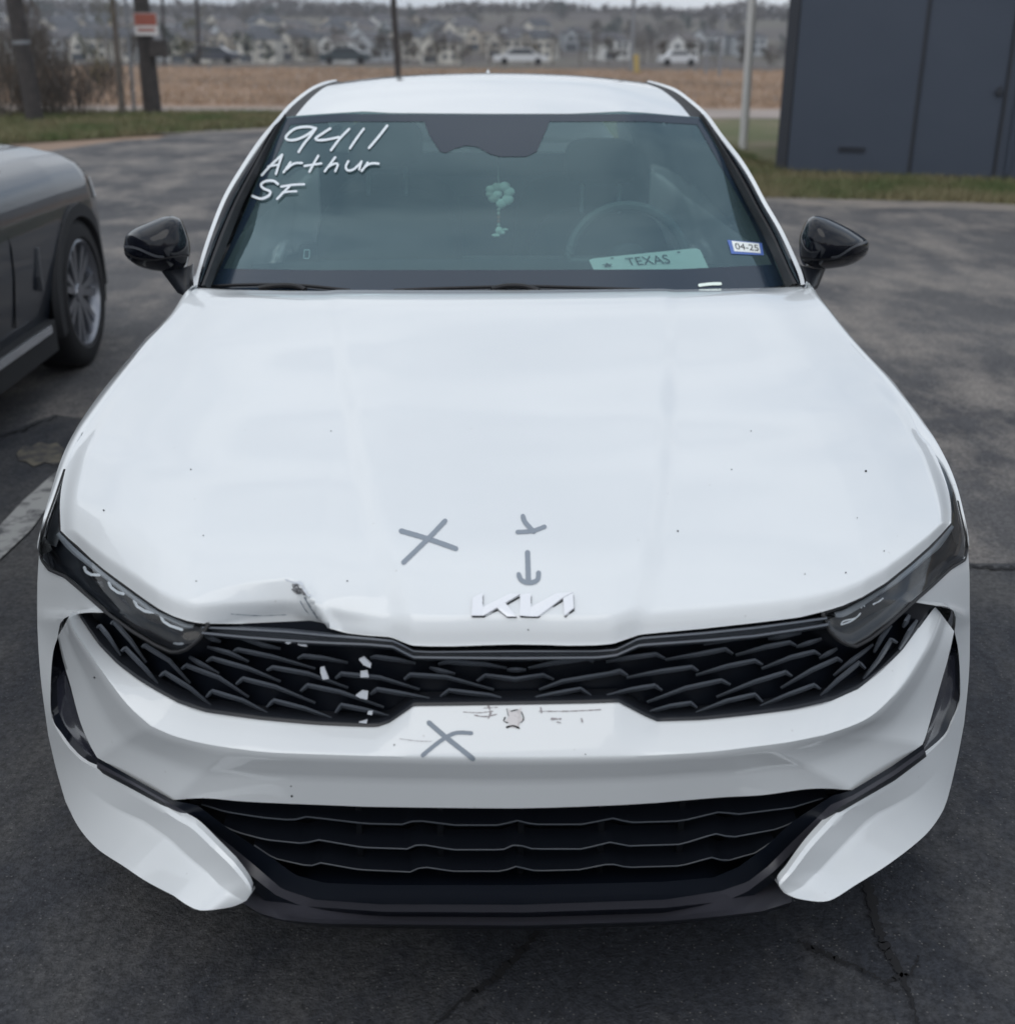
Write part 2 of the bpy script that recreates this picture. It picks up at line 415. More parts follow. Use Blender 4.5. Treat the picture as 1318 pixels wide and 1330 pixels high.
def byy(P, n):
    t = np.linspace(0, 1, n); s = np.concatenate([[0], np.cumsum(np.linalg.norm(np.diff(P, axis=0), axis=1))]); s /= s[-1]
    return lambda v: np.stack([np.interp(v, s, P[:, k]) for k in range(3)], -1)
edY = [.407,.47,.55,.63,.70,.78,.86,.97,1.05,1.12,1.22,1.32,1.42]
EL = [(79,689),(78,651),(83,618),(93,586),(107,564),(125,535),(145,508),(172,473),(192,447),(209,429),(229,406),(242,386),(254,373)]
ER = [(1235,679),(1235,659),(1231,635),(1222,608),(1210,581),(1195,556),(1174,525),(1150,495),(1127,469),(1098,437),(1067,398),(1051,380),(1040,372)]
def edge3(E):
    a = np.array([(x, y, Y) for (x, y), Y in zip(E, edY)], float); a = resample(a, 60, True); return atY(a[:, 0], a[:, 1], a[:, 2])
EL3, ER3 = edge3(EL), edge3(ER)
rear_px = resample([(254,373),(300,376),(400,377.5),(520,378),(650,378),(800,377),(930,375),(1000,373.5),(1040,372)], 60, True)
uu = np.linspace(0, 1, 60)
HR3 = atY(rear_px[:, 0], rear_px[:, 1], 1.42-.09*(1-(2*uu-1)**2))
NU, NV = 211, 120
us = np.linspace(0, 1, NU); vs = np.linspace(0, 1, NV)**2.0
F_ = byx(HF3, HF3[0, 0]+(HF3[-1, 0]-HF3[0, 0])*us); R_ = byx(HR3, HR3[0, 0]+(HR3[-1, 0]-HR3[0, 0])*us)
L_ = byy(EL3, 0)(vs); Rt_ = byy(ER3, 0)(vs)
U, Vv = np.meshgrid(us, vs)
Hd = ((1-Vv)[..., None]*F_[None]+Vv[..., None]*R_[None]+(1-U)[..., None]*L_[:, None]+U[..., None]*Rt_[:, None]
      - ((1-U)*(1-Vv))[..., None]*F_[0]-(U*(1-Vv))[..., None]*F_[-1]-((1-U)*Vv)[..., None]*R_[0]-(U*Vv)[..., None]*R_[-1])
cent = 1-np.abs(2*U-1)**2.8; S_ = Vv*1.32
Hd[..., 2] += cent*((.027*(1-np.exp(-(S_/.0055)**1.6))+.024*(1-np.exp(-S_/.09)))*(1-Vv)**2.6+.030*4*Vv*(1-Vv))+(1-cent)*.019*(1-np.exp(-(S_/.0045)**1.5))*(1-Vv)**2*sm(np.minimum(U, 1-U)/.03)
# power dome with soft shoulders, widening towards the windscreen
xa = np.abs(Hd[..., 0]+.005); xc = .175+.24*Vv**.75
Hd[..., 2] += .0085*sm((xc-xa)/.045+.5)*sm(S_/.018)*(1-.65*sm((Vv-.45)/.5))
# outer shoulder line above the wheels
we = np.abs(np.where(U < .5, L_[:, None, 0], Rt_[:, None, 0]))
Hd[..., 2] += .010*sm((we-xa-.02)/.15)*sm(Vv/.15)*sm((1-Vv)/.12)
# crease of the impact above the grille
pp = proj(Hd); PX, PY = pp[..., 0], pp[..., 1]
ytop = np.interp(PX, [235,270,320,375,392,420], [782,768,757,751,758,790])
xcr = 388+(PY-760)*.66
dent = np.clip((PY-ytop)/46, 0, 1.0)*sm((PX-225)/150)**.8*sm((xcr-PX)/8+.5)
ridge = np.exp(-((PX-xcr-5)/7.0)**2)*sm((PY-752)/10)
soft = sm((PY-770)/40)*np.exp(-((PX-455)/45)**2)
sight = Hd-CAM_O; sight /= np.linalg.norm(sight, axis=-1)[..., None]
Hd += (dent*.044-ridge*.008+soft*.012)[..., None]*sight
# small dip next to the emblem's left
d2 = np.exp(-((PX-490)/40)**2-((PY-790)/22)**2)
Hd += (d2*.003)[..., None]*np.array([0, .5, -.85])
hood = surf('hood', Hd, M['paint'], CAR, .014, (0, .95, -.3), angle=50, key='hood')
HB = SURF['hood']

# ---- bumper fascia: upper bright band, folded at the crease, lower band
gtop = [[(105,800),(130,836.5),(154,860.6),(178,878.6),(202,893.6),(232,910)],
 [(232,910),(268,922),(340,932),(411,938.5),(478,941.5),(492,941)],[(492,941),(506,936),(537,914)],[(537,914),(650,912.5),(761,910.5),(803,909)],
 [(803,909),(837,927),(853,934)],[(853,934),(913,932),(980,925),(1030,918.6),(1080,907)],[(1080,907,.03),(1114,892,.035),(1140.6,872,.045),(1170.6,842,.05),(1194,810,.062),(1211,787,.075)]]
crs = [[(89,802),(97,820),(115,847),(145,889),(169,919),(196,943)],[(196,943),(226,956),(265,966),(310,973),(360,978),(480,982)],[(480,982),(537,983)],[(537,983),(683,984.5),(803,983)],
 [(803,983),(853,981)],[(853,981),(920,977),(980,970),(1025,964),(1070,955)],[(1070,955,-.022),(1106,943,-.020),(1130,931,-.016),(1151,913,-.010),(1172.5,889,0),(1190.5,862,.012),(1208.6,832,.032),(1222,797,.06)]]
dlo = [[(75,827,.365),(82,859,.345),(91,889,.318),(103,934,.287),(115,964,.262),(126,984,.243)],[(126,984),(175,1012),(225,1039.5)],[(225,1039.5),(267,1037),(329,1042),(475,1048)],[(475,1048),(537,1049)],[(537,1049),(680,1050),(803,1046)],
 [(803,1046),(853,1043)],[(853,1043),(935,1036),(989.5,1033),(1044,1025.5),(1073,1024.4),(1106,1026.6)],[(1106,1026.6,.022),(1157,996,.026),(1198,967,.032)],[(1198,967,.220),(1202.6,955,.232),(1208.6,934,.252),(1220.6,892,.288),(1232.6,850,.318),(1239,820,.335)]]
ns7 = [26,44,8,30,8,30,26]
def seg_split(segs, k, fr):           # split segment k at a fraction so that rows share columns
    s = resample([q[:2] for q in segs[k]], 101, True)[::2]; fr = fr/2; i = int(fr*100)
    return segs[:k]+[[tuple(q) for q in s[:i+1]], [tuple(q) for q in s[i:]]]+segs[k+1:]
g7 = seg_split(seg_split(gtop, 5, .62), 1, .38); c7 = seg_split(seg_split(crs, 5, .62), 1, .38)
ns9 = [26,18,28,8,30,8,20,14,26]
r_top = rows_from(g7, ns9, 'N', .030); r_crs = rows_from(c7, ns9, 'N', -.022, True); r_bot = rows_from(dlo, ns9, ['Y']+['N']*7+['Y'], .022, True)
r_c1 = r_crs*.93+r_top*.07+np.array([0, -.0015, .0]); r_c2 = r_crs*.93+r_bot*.07+np.array([0, -.0015, .0])
r_t2 = r_top*.95+r_crs*.05+np.array([0, -.004, .002])
mid_up = (r_top+r_crs)/2+np.array([0, -.004, .001]); mid_lo = (r_crs+r_bot)/2+np.array([0, .006, 0])
Gb = loft3([r_top, r_t2, mid_up, r_c1, r_crs, r_c2, mid_lo, r_bot], [2, 4, 4, 2, 2, 5, 5])
kern = np.array([1, 2, 3, 4, 3, 2, 1.])/16.
def smooth_u(G, times=9):
    Y = G[..., 1].copy()
    for _ in range(times):
        Yp = np.pad(Y, ((0, 0), (3, 3)), mode='reflect', reflect_type='odd'); Y = sum(kern[i]*Yp[:, i:i+Y.shape[1]] for i in range(7))
    return reY(G, Y-G[..., 1])
Gb = smooth_u(Gb)
surf('bumper_cover', Gb, M['paint'], CAR, .02, angle=40, key='bumper')

# ---- outer bumper corners with the lower fangs (left, right)
silL = [[(50.5,722,.51),(48.5,755,.49),(48,790,.48)],[(48,790,.48),(48.5,815,.47)],[(48.5,815,.47),(51,860,.46),(55,900,.45),(62.6,955,.43)],[(62.6,955,.43),(73,1000,.40),(85,1042,.36)],
 [(85,1042,.36),(103,1076,.30),(127,1103,.24),(160,1125,.17),(190,1145,.12),(226,1164,.06)],[(226,1164,.06),(240,1174,.04),(256,1182,.02),(272,1182.5,.0),(302,1178,-.01),(320,1170,-.015)]]
innL = [[(53,724,.495),(64,740,.42),(85,749,.337),(106,767,.262),(139,796,.177)],[(139,796,.177),(110,796,.235),(88,801,.285),(78,810,.335),(75,828,.365)],[(75,828,.365),(68.6,850,.40),(65.6,895,.41),(67,931,.40),(76,952,.36)],
 [(76,952,.36),(88,970,.32),(106,988,.285),(126,999,.25)],[(126,999,.25),(145,1006,.215),(175,1024.5,.165),(208,1042.6,.12),(235.5,1060.6,.085),(256.5,1073,.055),(281,1097,.02),(305,1121,-.005)],[(305,1121,-.005),(318,1138,-.015),(325,1150,-.02),(327,1159,-.02),(320,1170,-.015)]]
silR = [[(1257,716,.51),(1259,745,.49),(1259.5,790,.48)],[(1259.5,790,.48),(1259.7,815,.47)],[(1259.7,815,.47),(1259,860,.46),(1256.7,895,.45),(1252,940,.43)],[(1252,940,.43),(1244.6,979,.40),(1235.6,1018.5,.37)],
 [(1235.6,1018.5,.37),(1226.6,1048.6,.33),(1208.6,1077,.27),(1184.5,1099.7,.22),(1148,1126.8,.15),(1109,1151,.09)],[(1109,1151,.09),(1082,1168,.04),(1064,1171.5,.02),(1034,1167,-.01),(1018,1160,-.015)]]
innR = [[(1254.5,722,.48),(1250,728,.455),(1234.5,738,.392),(1210,761,.282),(1186,782,.187)],[(1186,782,.187),(1211,786,.225),(1232,789,.285),(1241,800,.345),(1239.5,820,.365)],[(1239.5,820,.365),(1245,850,.40),(1247,895,.41),(1245,916,.40),(1235.6,940,.36)],
 [(1235.6,940,.36),(1226.6,958,.33),(1202.6,981,.27)],[(1202.6,981,.27),(1190.5,991,.24),(1160.5,1012.5,.18),(1106,1042.6,.11),(1088,1054.6,.085),(1070,1072.6,.06),(1046,1099.7,.02),(1022,1133,-.01)],[(1022,1133,-.01),(1013,1144,-.018),(1011.5,1151,-.02),(1018,1160,-.015)]]
ns6 = [16,10,26,14,40,14]
for sl, inn, sx in ((silL, innL, -1), (silR, innR, 1)):
    rs = rows_from(sl, ns6, 'Y', None, True); ri = rows_from(inn, ns6, 'Y', None, True)
    n = len(rs); k = np.arange(n); rs0 = rs.copy()
    f = sm((k-60)/26.0)*sm((n-1-k)/12.0)          # fang zone: a soft ridge runs down the blade
    rs = rs+np.array([0, -.040, 0])*f[:, None]; rs = atY(proj(rs0)[:, 0], proj(rs0)[:, 1], rs[:, 1])
    wv = np.interp(k, [0, 60, 80, n-1], [.50, .52, .60, .45])[:, None]
    mid = rs*(1-wv)+ri*wv+np.array([0, .018, .0])*f[:, None]
    m2 = reY(rs*.07+ri*.93, -.005*f); mA = rs*(1-wv*.88)+ri*wv*.88+np.array([0, .0145, 0])*f[:, None]; wb = wv+(1-wv)*.08; mB = rs*(1-wb)+ri*wb+np.array([0, .016, 0])*f[:, None]
    q1 = rs*.90+mid*.10
    ps = proj(rs); inw = np.stack([np.full(n, -sx*16.0), np.interp(k, [0, 60, 80, n], [0, 0, -10, -22])], 1)
    back = atY(ps[:, 0]+inw[:, 0], ps[:, 1]+inw[:, 1], rs[:, 1]+np.interp(k, [0, 66, 90, n], [.14, .14, .10, .08]))
    G = loft3([back, rs, q1, mA, mid, mB, m2, ri], [3, 3, 6, 2, 2, 6, 2])
    surf('bumper_corner', G, M['paint'], CAR, .014, angle=38, key='corner'+str(sx))

# ---- dark surround behind everything at the front (radiator area)
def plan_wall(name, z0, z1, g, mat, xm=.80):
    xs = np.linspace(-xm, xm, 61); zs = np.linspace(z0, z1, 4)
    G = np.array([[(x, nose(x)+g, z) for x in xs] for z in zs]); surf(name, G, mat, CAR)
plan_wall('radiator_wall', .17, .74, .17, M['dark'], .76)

# ---- upper grille ----------------------------------------------------
# back pan of the grille opening
gt = [[(84,792),(160,800),(272,812)],[(272,812),(404,806),(478,822)],[(478,822),(540,834)],[(540,834),(683,834),(800,832)],[(800,832),(833,820)],[(833,820),(913,812),(1069,790)],[(1069,790),(1150,780),(1222,780)]]
b_up = rows_from(gt, [20,30,8,30,8,30,20], 'N', .075)
gb_ = [[(p[0], p[1]+5) for p in s] for s in gtop]
b_lo = rows_from(gb_, [20,30,8,30,8,30,20], 'N', .060)
car_surf('grille_back', [b_up, b_lo], [14], M['cell'], key='gback')
# thin satin frame along the lower edge of the opening
fl = rows_from(gtop, ns7, 'N', .026)-np.array([0, .003, 0]); fl2 = fl+np.array([0, .003, .0028]); fl3 = fl+np.array([0, .035, .002])
car_surf('grille_rim', [fl+np.array([0, -.001, -.002]), fl2, fl3], [2, 2], M['satin'], angle=60)
# trim bars under the hood edge
tb = [(264,809),(323,812),(375,813),(426,818),(478,826),(511,829),(524,834),(537,841),(560,842),(669,840),(775,840.5),(800,838),(830,825),(913,818),(980,811),(1040,804),(1072,797)]
b1 = [(262,815),(323,818),(375,821),(426,826),(478,830),(511,833),(524,839),(537,846),(560,847),(669,846),(775,846),(800,844),(830,829.5),(913,823),(980,816),(1040,808),(1074,803)]
b2 = [(262,822),(323,828),(375,832),(426,835),(478,837),(511,840),(524,847),(537,853.5),(560,854),(669,855),(775,854),(800,851),(830,838),(913,832),(980,826),(1040,817),(1076,811)]
def sh(L, d): return [(x, y+d) for x, y in L]
R_ = lambda L, g: rows_from([L], [110], 'N', g)
car_surf('grille_trim', [R_(sh(tb, -3), .10), R_(sh(b1, -2.6), .066), R_(sh(b1, -1), .030), R_(sh(b1, 1), .028), R_(sh(b1, 2.2), .046), R_(sh(b2, -3), .045), R_(sh(b2, -1.2), .020), R_(sh(b2, 1.3), .018), R_(sh(b2, 2.8), .034), R_(sh(b2, 4.2), .062)],
         [1]*9, M['grille'], angle=50)
# boomerang shaped blades, one part each
Z1 = lambda L: [(220+x/3.876, 720+y/3.876) for x, y in L]
Z2 = lambda L: [(480+x/3.594, 640+y/3.594) for x, y in L]
Z3 = lambda L: [(780+x/2.995, 760+y/2.995) for x, y in L]
BL = [Z1(q) for q in ([(60,578),(85,558),(250,620),(400,718)],[(185,720),(215,688),(370,735),(515,810)],[(185,540),(215,522),(400,575),(560,640)],[(335,655),(370,625),(530,665),(735,748)],
 [(490,770),(525,735),(680,775),(845,835)],[(320,490),(345,478),(520,515),(735,575)],[(490,585),(520,568),(700,600),(900,672)],[(660,690),(695,658),(860,692),(1080,770)],[(835,800),(865,758),(1000,785),(1110,815)],
 [(645,525),(675,510),(780,522),(900,545)],[(835,625),(865,600),(1060,620),(1260,680)],[(1010,705),(1045,678),(1200,705),(1330,730)],[(1010,520),(1040,515),(1150,530),(1240,548)],
 [(190,465),(300,495),(400,540)],[(100,515),(150,545),(250,600)],[(330,410),(470,455),(560,475)],[(180,410),(260,440)])]
BL += [[(184,841),(188,838),(220,857.6),(247,887.6)],[(157,846),(163,841.5),(190,869.6),(210,895)],[(207,879),(214,873),(247,893.6),(276,917.7)],[(125.7,816),(130,812.5),(142,827.5),(157,851.6)],[(143.7,811),(148,807),(169,830.5),(190,860.6)]]
BL += [Z2(q) for q in ([(160,872),(190,848),(360,860),(580,920)],[(330,952),(370,922),(560,945),(650,968)],[(320,800),(360,788),(540,800),(640,818)],[(790,920),(900,880),(1170,835),(1205,855)],[(720,968),(850,940),(985,915),(1035,948)],[(740,818),(850,795),(1020,772),(1045,790)],[(500,880),(540,852),(680,870),(810,850),(860,872)],[(280,815),(330,830),(400,845)],[(640,826),(730,826)])]
BR = [Z3(q) for q in ([(20,297),(100,283),(215,268),(250,285)],[(10,348),(75,333),(105,352)],[(100,360),(230,335),(355,318),(380,335)],[(0,435),(120,405),(210,390),(240,410)],[(180,455),(330,400),(470,370),(505,388)],[(170,498),(270,470),(350,458),(375,478)],
 [(250,290),(380,268),(485,248),(515,268)],[(370,350),(490,315),(600,293),(630,310)],[(450,435),(600,375),(720,338),(745,355)],[(360,500),(490,450),(600,425),(630,455)],[(400,230),(520,205),(560,200)],[(525,272),(640,240),(735,222),(760,235)],
 [(625,325),(740,280),(830,258),(855,272)],[(700,400),(820,330),(920,285),(940,298)],[(610,475),(730,425),(830,388),(855,405)],[(650,208),(700,200),(780,185)],[(760,240),(860,208)],[(850,285),(920,245)],[(905,352),(980,290),(1060,230)],[(840,445),(920,370),(1005,300),(1030,325)],
 [(1020,365),(1080,290),(1130,210),(1155,225)],[(1062,262),(1090,205),(1130,155)],[(1160,250),(1200,180),(1230,135)],[(1175,165),(1200,115)])]
def blade(L, w=6.2):
    p = np.array(L, float); segs = []; n = len(p)
    # keep corners sharp: densify each segment
    q = []
    for i in range(n-1):
        for s in np.linspace(0, 1, 4, endpoint=False): q.append(p[i]*(1-s)+p[i+1]*s)
    q.append(p[-1]); q = np.array(q)
    t = np.gradient(q, axis=0); t /= np.linalg.norm(t, axis=1)[:, None]; nn = np.stack([-t[:, 1], t[:, 0]], 1)
    nn[nn[:, 1] < 0] *= -1
    s = np.linspace(0, 1, len(q)); ww = (w*(.55+.45*np.sin(np.pi*np.clip(s*1.05, 0, 1))))[:, None]
    top = q-nn*ww*.45; mid = q+nn*ww*.05; bot = q+nn*ww*.62
    gt_ = .030+.010*np.abs(2*s-1)
    a = atN(top[:, 0], top[:, 1], gt_+.030); b = atN(top[:, 0], top[:, 1], gt_+.002); c = atN(mid[:, 0], mid[:, 1], gt_-.003); d = atN(bot[:, 0], bot[:, 1], gt_+.006); e = atN(bot[:, 0], bot[:, 1], gt_+.034)
    m_ = len(q); V = np.concatenate([a, b, c, d, e]); F = grid_faces(5, m_)
    F.append((0, m_, 2*m_, 3*m_, 4*m_)); F.append((m_-1, 5*m_-1, 4*m_-1, 3*m_-1, 2*m_-1))
    return mesh_obj('grille_blade', V, F, M['grille'], CAR, True, 25)
for L in BL+BR: blade(L)
# flakes of white paint caught on the blades
gb2 = SURF['gback']
chips = [[(416,868),(421,867),(427,882),(419,883),(416,874)],[(466,857),(473,854),(482,863),(481,868),(472,864)],[(468,873),(477,872),(479,880),(468,880)],[(462,904),(470,898),(478,899),(477,909),(468,907)],[(478,925),(484,925),(483,929),(477,928)],[(466,939),(477,936),(476,940)],[(370,835),(374,832),(379,835),(374,837)],[(386,837),(398,838),(399,840),(390,839)]]
for c in chips:
    c = np.array(c, float); P = atN(c[:, 0], c[:, 1], .024); Q = P+np.array([0, .004, 0]); n = len(P)
    mesh_obj('paint_flake', np.concatenate([P, Q]), [tuple(range(n))]+[(i, (i+1) % n, n+(i+1) % n, n+i) for i in range(n)], M['chip'], CAR, False)

# ---- side air curtain vents ---------------------------------------------------
for sx in (-1, 1):
    if sx < 0:
        inn = [(75,829,.368),(82,859,.352),(91,889,.325),(103,934,.30),(115,964,.27),(126,984,.245)]; out = [(74,829,.370),(68.6,850,.405),(65.6,895,.415),(67,931,.405),(76,952,.365),(88,970,.325),(106,988,.29),(126,1000,.252)]
        bl = [[(83,872,.37),(90,892,.345),(102,932,.31),(114,963,.285),(126,984,.262)],[(70,888,.43),(69.5,922,.425),(78,949,.385),(91,968,.345),(107,984,.31),(125,996,.275)]]
    else:
        inn = [(1239,820,.335),(1232.6,850,.315),(1220.6,892,.295),(1208.6,934,.27),(1202.6,955,.26),(1198,967,.245)]; out = [(1240,820,.37),(1245,850,.405),(1247,895,.415),(1245,916,.405),(1235.6,940,.365),(1226.6,958,.335),(1202.6,981,.275)]
        bl = [[(1233,852,.335),(1221,892,.315),(1209.5,934,.29),(1203.5,955,.28),(1199,968,.262)],[(1243.5,856,.43),(1244.5,895,.43),(1242,915,.42),(1233,938,.385),(1223,957,.345),(1202,978,.29)]]
    a = rows_from([inn], [30], 'Y'); b = rows_from([out], [30], 'Y'); c = (a+b)/2+np.array([0, .05, 0])
    car_surf('corner_vent', [a, c, b], [4, 4], M['piano'], angle=60)
    p = rows_from([bl[0]], [20], 'Y'); q = rows_from([bl[1]], [20], 'Y')
    car_surf('vent_blade', [p, (p+q)/2+np.array([0, .006, 0]), q], [3, 3], M['blade_gloss'], .01, angle=60)

# ---- lower intake: frame, ledge, splitter, slats ----------------------------
inner = [[(126,984),(175,1012),(225,1040)],[(225,1040),(256,1046),(304,1082),(355,1116)],[(355,1116),(384,1137),(420,1147),(493,1150)],[(493,1150),(680,1150),(862,1145.7)],[(862,1145.7),(927.6,1140),(960,1125.7),(989.5,1104)],[(989.5,1104),(1029.6,1067),(1080,1034),(1106,1027)],[(1106,1027),(1157,996),(1199,967)]]
led_t = [[(126,990),(175,1017),(222,1044)],[(222,1044),(250,1060),(300,1099),(328,1122)],[(328,1122),(366,1155),(409,1169),(493,1175)],[(493,1175),(680,1175.5),(862,1169)],[(862,1169),(935,1158),(971,1145.7),(997,1125.7)],[(997,1125.7),(1026,1096.5),(1078,1046),(1108,1033)],[(1108,1033),(1158,1003),(1200,973)]]
led_b = [[(126,996),(175,1021),(212,1042)],[(212,1042),(245,1063),(285,1100),(318,1131)],[(318,1131),(358,1163),(391,1177),(497,1184.5)],[(497,1184.5),(680,1185.5),(862,1179.5)],[(862,1179.5),(942,1171),(971,1158),(1004,1133)],[(1004,1133),(1034,1103),(1080,1055),(1110,1038)],[(1110,1038),(1160,1008),(1202,978)]]
outer = [[(126,1001),(175,1027),(208,1045)],[(208,1045),(237,1064),(281,1103),(314,1138)],[(314,1138),(345,1172),(380,1187),(490,1192)],[(490,1192),(680,1193),(862,1188)],[(862,1188),(945,1178),(975,1166),(1012,1140)],[(1012,1140),(1040,1108),(1086,1058),(1112,1043)],[(1112,1043),(1162,1014),(1203,983)]]
nsf = [14,24,20,40,20,24,14]
f0 = rows_from(inner, nsf, 'N', .030); f0b = rows_from(inner, nsf, 'N', .10); kf = np.arange(sum(nsf)-6); ef = (sm((kf-26)/32.)*sm((len(kf)-27-kf)/32.))[:, None]*np.array([0, 1.0, 0])
ef = ef[:, 1]; f0 = reY(f0, -ef*.048); f1 = reY(rows_from(led_t, nsf, 'N', .034), -ef*.058); f2 = reY(rows_from(led_b, nsf, 'N', .030), -ef*.088); f3 = reY(rows_from(outer, nsf, 'N', .034), -ef*.076)
en = (1-(sm((kf-8)/22.)*sm((len(kf)-9-kf)/22.)))[:, None]*np.array([0, -.034, 0]); en = en[:, 1]
f0 = reY(f0, en*.6); f1 = reY(f1, en); f2 = reY(f2, en); f3 = reY(f3, en*.9)
f4 = f3+np.array([0, .05, 0])
car_surf('lower_grille_frame', [f0b, f0, f1], [2, 3], M['deepblack'], angle=35)
car_surf('intake_ledge', [f1, f2], [3], M['ledge'], angle=35)
car_surf('intake_lip', [f2, f3, f4], [2, 2], M['deepblack'], angle=35)
st = [[(312,1154),(336,1172),(380,1190.5),(424,1194)],[(424,1194),(680,1196),(862,1190.5)],[(862,1190.5),(935,1183),(989.5,1169),(1028,1154)]]
sb = [[(314,1172),(336,1186),(366,1195),(420,1200)],[(420,1200),(680,1202.5),(862,1197)],[(862,1197),(935,1190.5),(989,1184),(1028,1172)]]
su = [[(322,1180),(346,1192),(376,1199),(425,1205)],[(425,1205),(680,1208),(862,1202)],[(862,1202),(930,1195),(984,1188),(1024,1178)]]
s0 = rows_from(st, [24, 60, 30], 'N', -.052); s1 = rows_from(sb, [24, 60, 30], 'N', -.076); s2 = rows_from(su, [24, 60, 30], 'N', -.05)
es = 1-sm(np.minimum(np.arange(len(s0)), len(s0)-1-np.arange(len(s0)))/18.); s0, s1, s2 = reY(s0, es*.075), reY(s1, es*.085), reY(s2, es*.075)
car_surf('front_splitter', [s0+np.array([0, .03, 0]), s0, s1], [2, 3], M['ledge'], angle=50)
car_surf('splitter_underside', [s1, s2, s2+np.array([0, .25, 0])], [2, 2], M['deepblack'], angle=50)
def slat(name, L, gg):
    t = rows_from([L], [120], 'N', gg); t0 = t+np.array([0, .05, .004]); t1 = t+np.array([0, .001, -.003]); t2 = t+np.array([0, .030, -.010]); t3 = t+np.array([0, .07, -.012])
    so = car_surf(name, [t0, t, t1, t2, t3], [2, 1, 2, 1], M['slat'], angle=30)
    mesh_obj('slat_highlight_bead', *tube(t[::2], .0013, 5), M['edge'], so)  # pale bead paints the highlight along the slat's front
s1p = [(262,1045),(293,1054.6),(340,1062),(380,1065.6),(398,1061),(438,1065.6),(475,1070),(522,1071),(540,1065.6),(591,1072),(650,1072),(671,1065.6),(692,1071),(756,1071),(796,1063),(818,1068.5),(884,1066.7),(935,1054.6),(957,1058),(1030,1049),(1075,1035)]
s2p = [(290,1073),(307,1081),(345,1091),(395,1096),(413,1091),(471,1101),(529,1103),(544,1096.5),(588,1104),(653,1104),(670,1096.5),(692,1103),(756,1103),(793,1094),(815,1099),(884,1097),(929,1083),(950,1088),(1010,1077),(1035,1066)]
s3p = [(330,1098),(355,1115),(402,1125.7),(416,1121),(467,1130),(533,1133),(548,1126),(588,1132),(653,1132),(670,1125.7),(695,1131.5),(752,1130),(793,1122),(814,1127),(884,1125),(924,1114),(942,1119),(981,1108),(1005,1092)]
for s in (s1p, s2p, s3p): slat('intake_slat', s, .055)
up = [(235,1034),(267,1032),(329,1036),(475,1042),(680,1044),(862,1038),(989,1027),(1073,1019),(1100,1021)]
car_surf('intake_roof', [rows_from([up], [60], 'N', .03), rows_from([up], [60], 'N', .16)+np.array([0, 0, -.02])], [3], M['dark'])
for x in (-.27, -.135, 0.0, .135, .27):
    mesh_obj('intake_upright', *box(x-.005, x+.005, nose(x)+.085, nose(x)+.12, .25, .43), M['dark'], CAR, False)

# ---- headlamps -------------------------------------------------------------
hlu = {-1: [[(105,563,.84),(101,578,.832),(94,596,.818),(85,629,.80),(79.5,659,.778),(79.5,689,.750)],[(79.5,690,.750),(100,709,.745),(136,741,.740),(169,765,.737),(208,792,.733)],[(208,792,.733),(244,807,.730),(270,811,.728)]],
       1: [[(1194,552,.82),(1210,581,.80),(1222,608,.785),(1231,635,.77),(1234.5,659,.76),(1234.5,679,.750)],[(1234.5,680,.750),(1206,711,.745),(1180,734,.740),(1150,758,.736),(1120,776,.733)],[(1120,776,.733),(1095,788,.730),(1069,797,.728)]]}
hll = {-1: [[(104,565,.838),(85,608,.80),(73,644,.765),(61,677,.73),(53,701,.70),(52,712,.69)],[(52,712,.515),(54,727,.49),(64,740,.42),(85,749,.335),(106,767,.26),(139,796,.175)],[(139,796,.175),(172,820,.125),(202,838,.095),(226,849,.072),(244,843,.066),(262,827,.070),(270,812,.078)]],
       1: [[(1195,551,.82),(1210.5,572,.80),(1228.5,605,.772),(1240.5,638,.745),(1247,670,.715),(1254.5,700,.68)],[(1254.5,700,.525),(1255.5,713,.505),(1252.5,727,.47),(1234.5,738,.39),(1210,761,.28),(1186,782,.185)],[(1186,782,.185),(1156,809.5,.125),(1129,830.5,.09),(1111,840,.072),(1096,836.5,.066),(1078,821.5,.070),(1069,799,.082)]]}
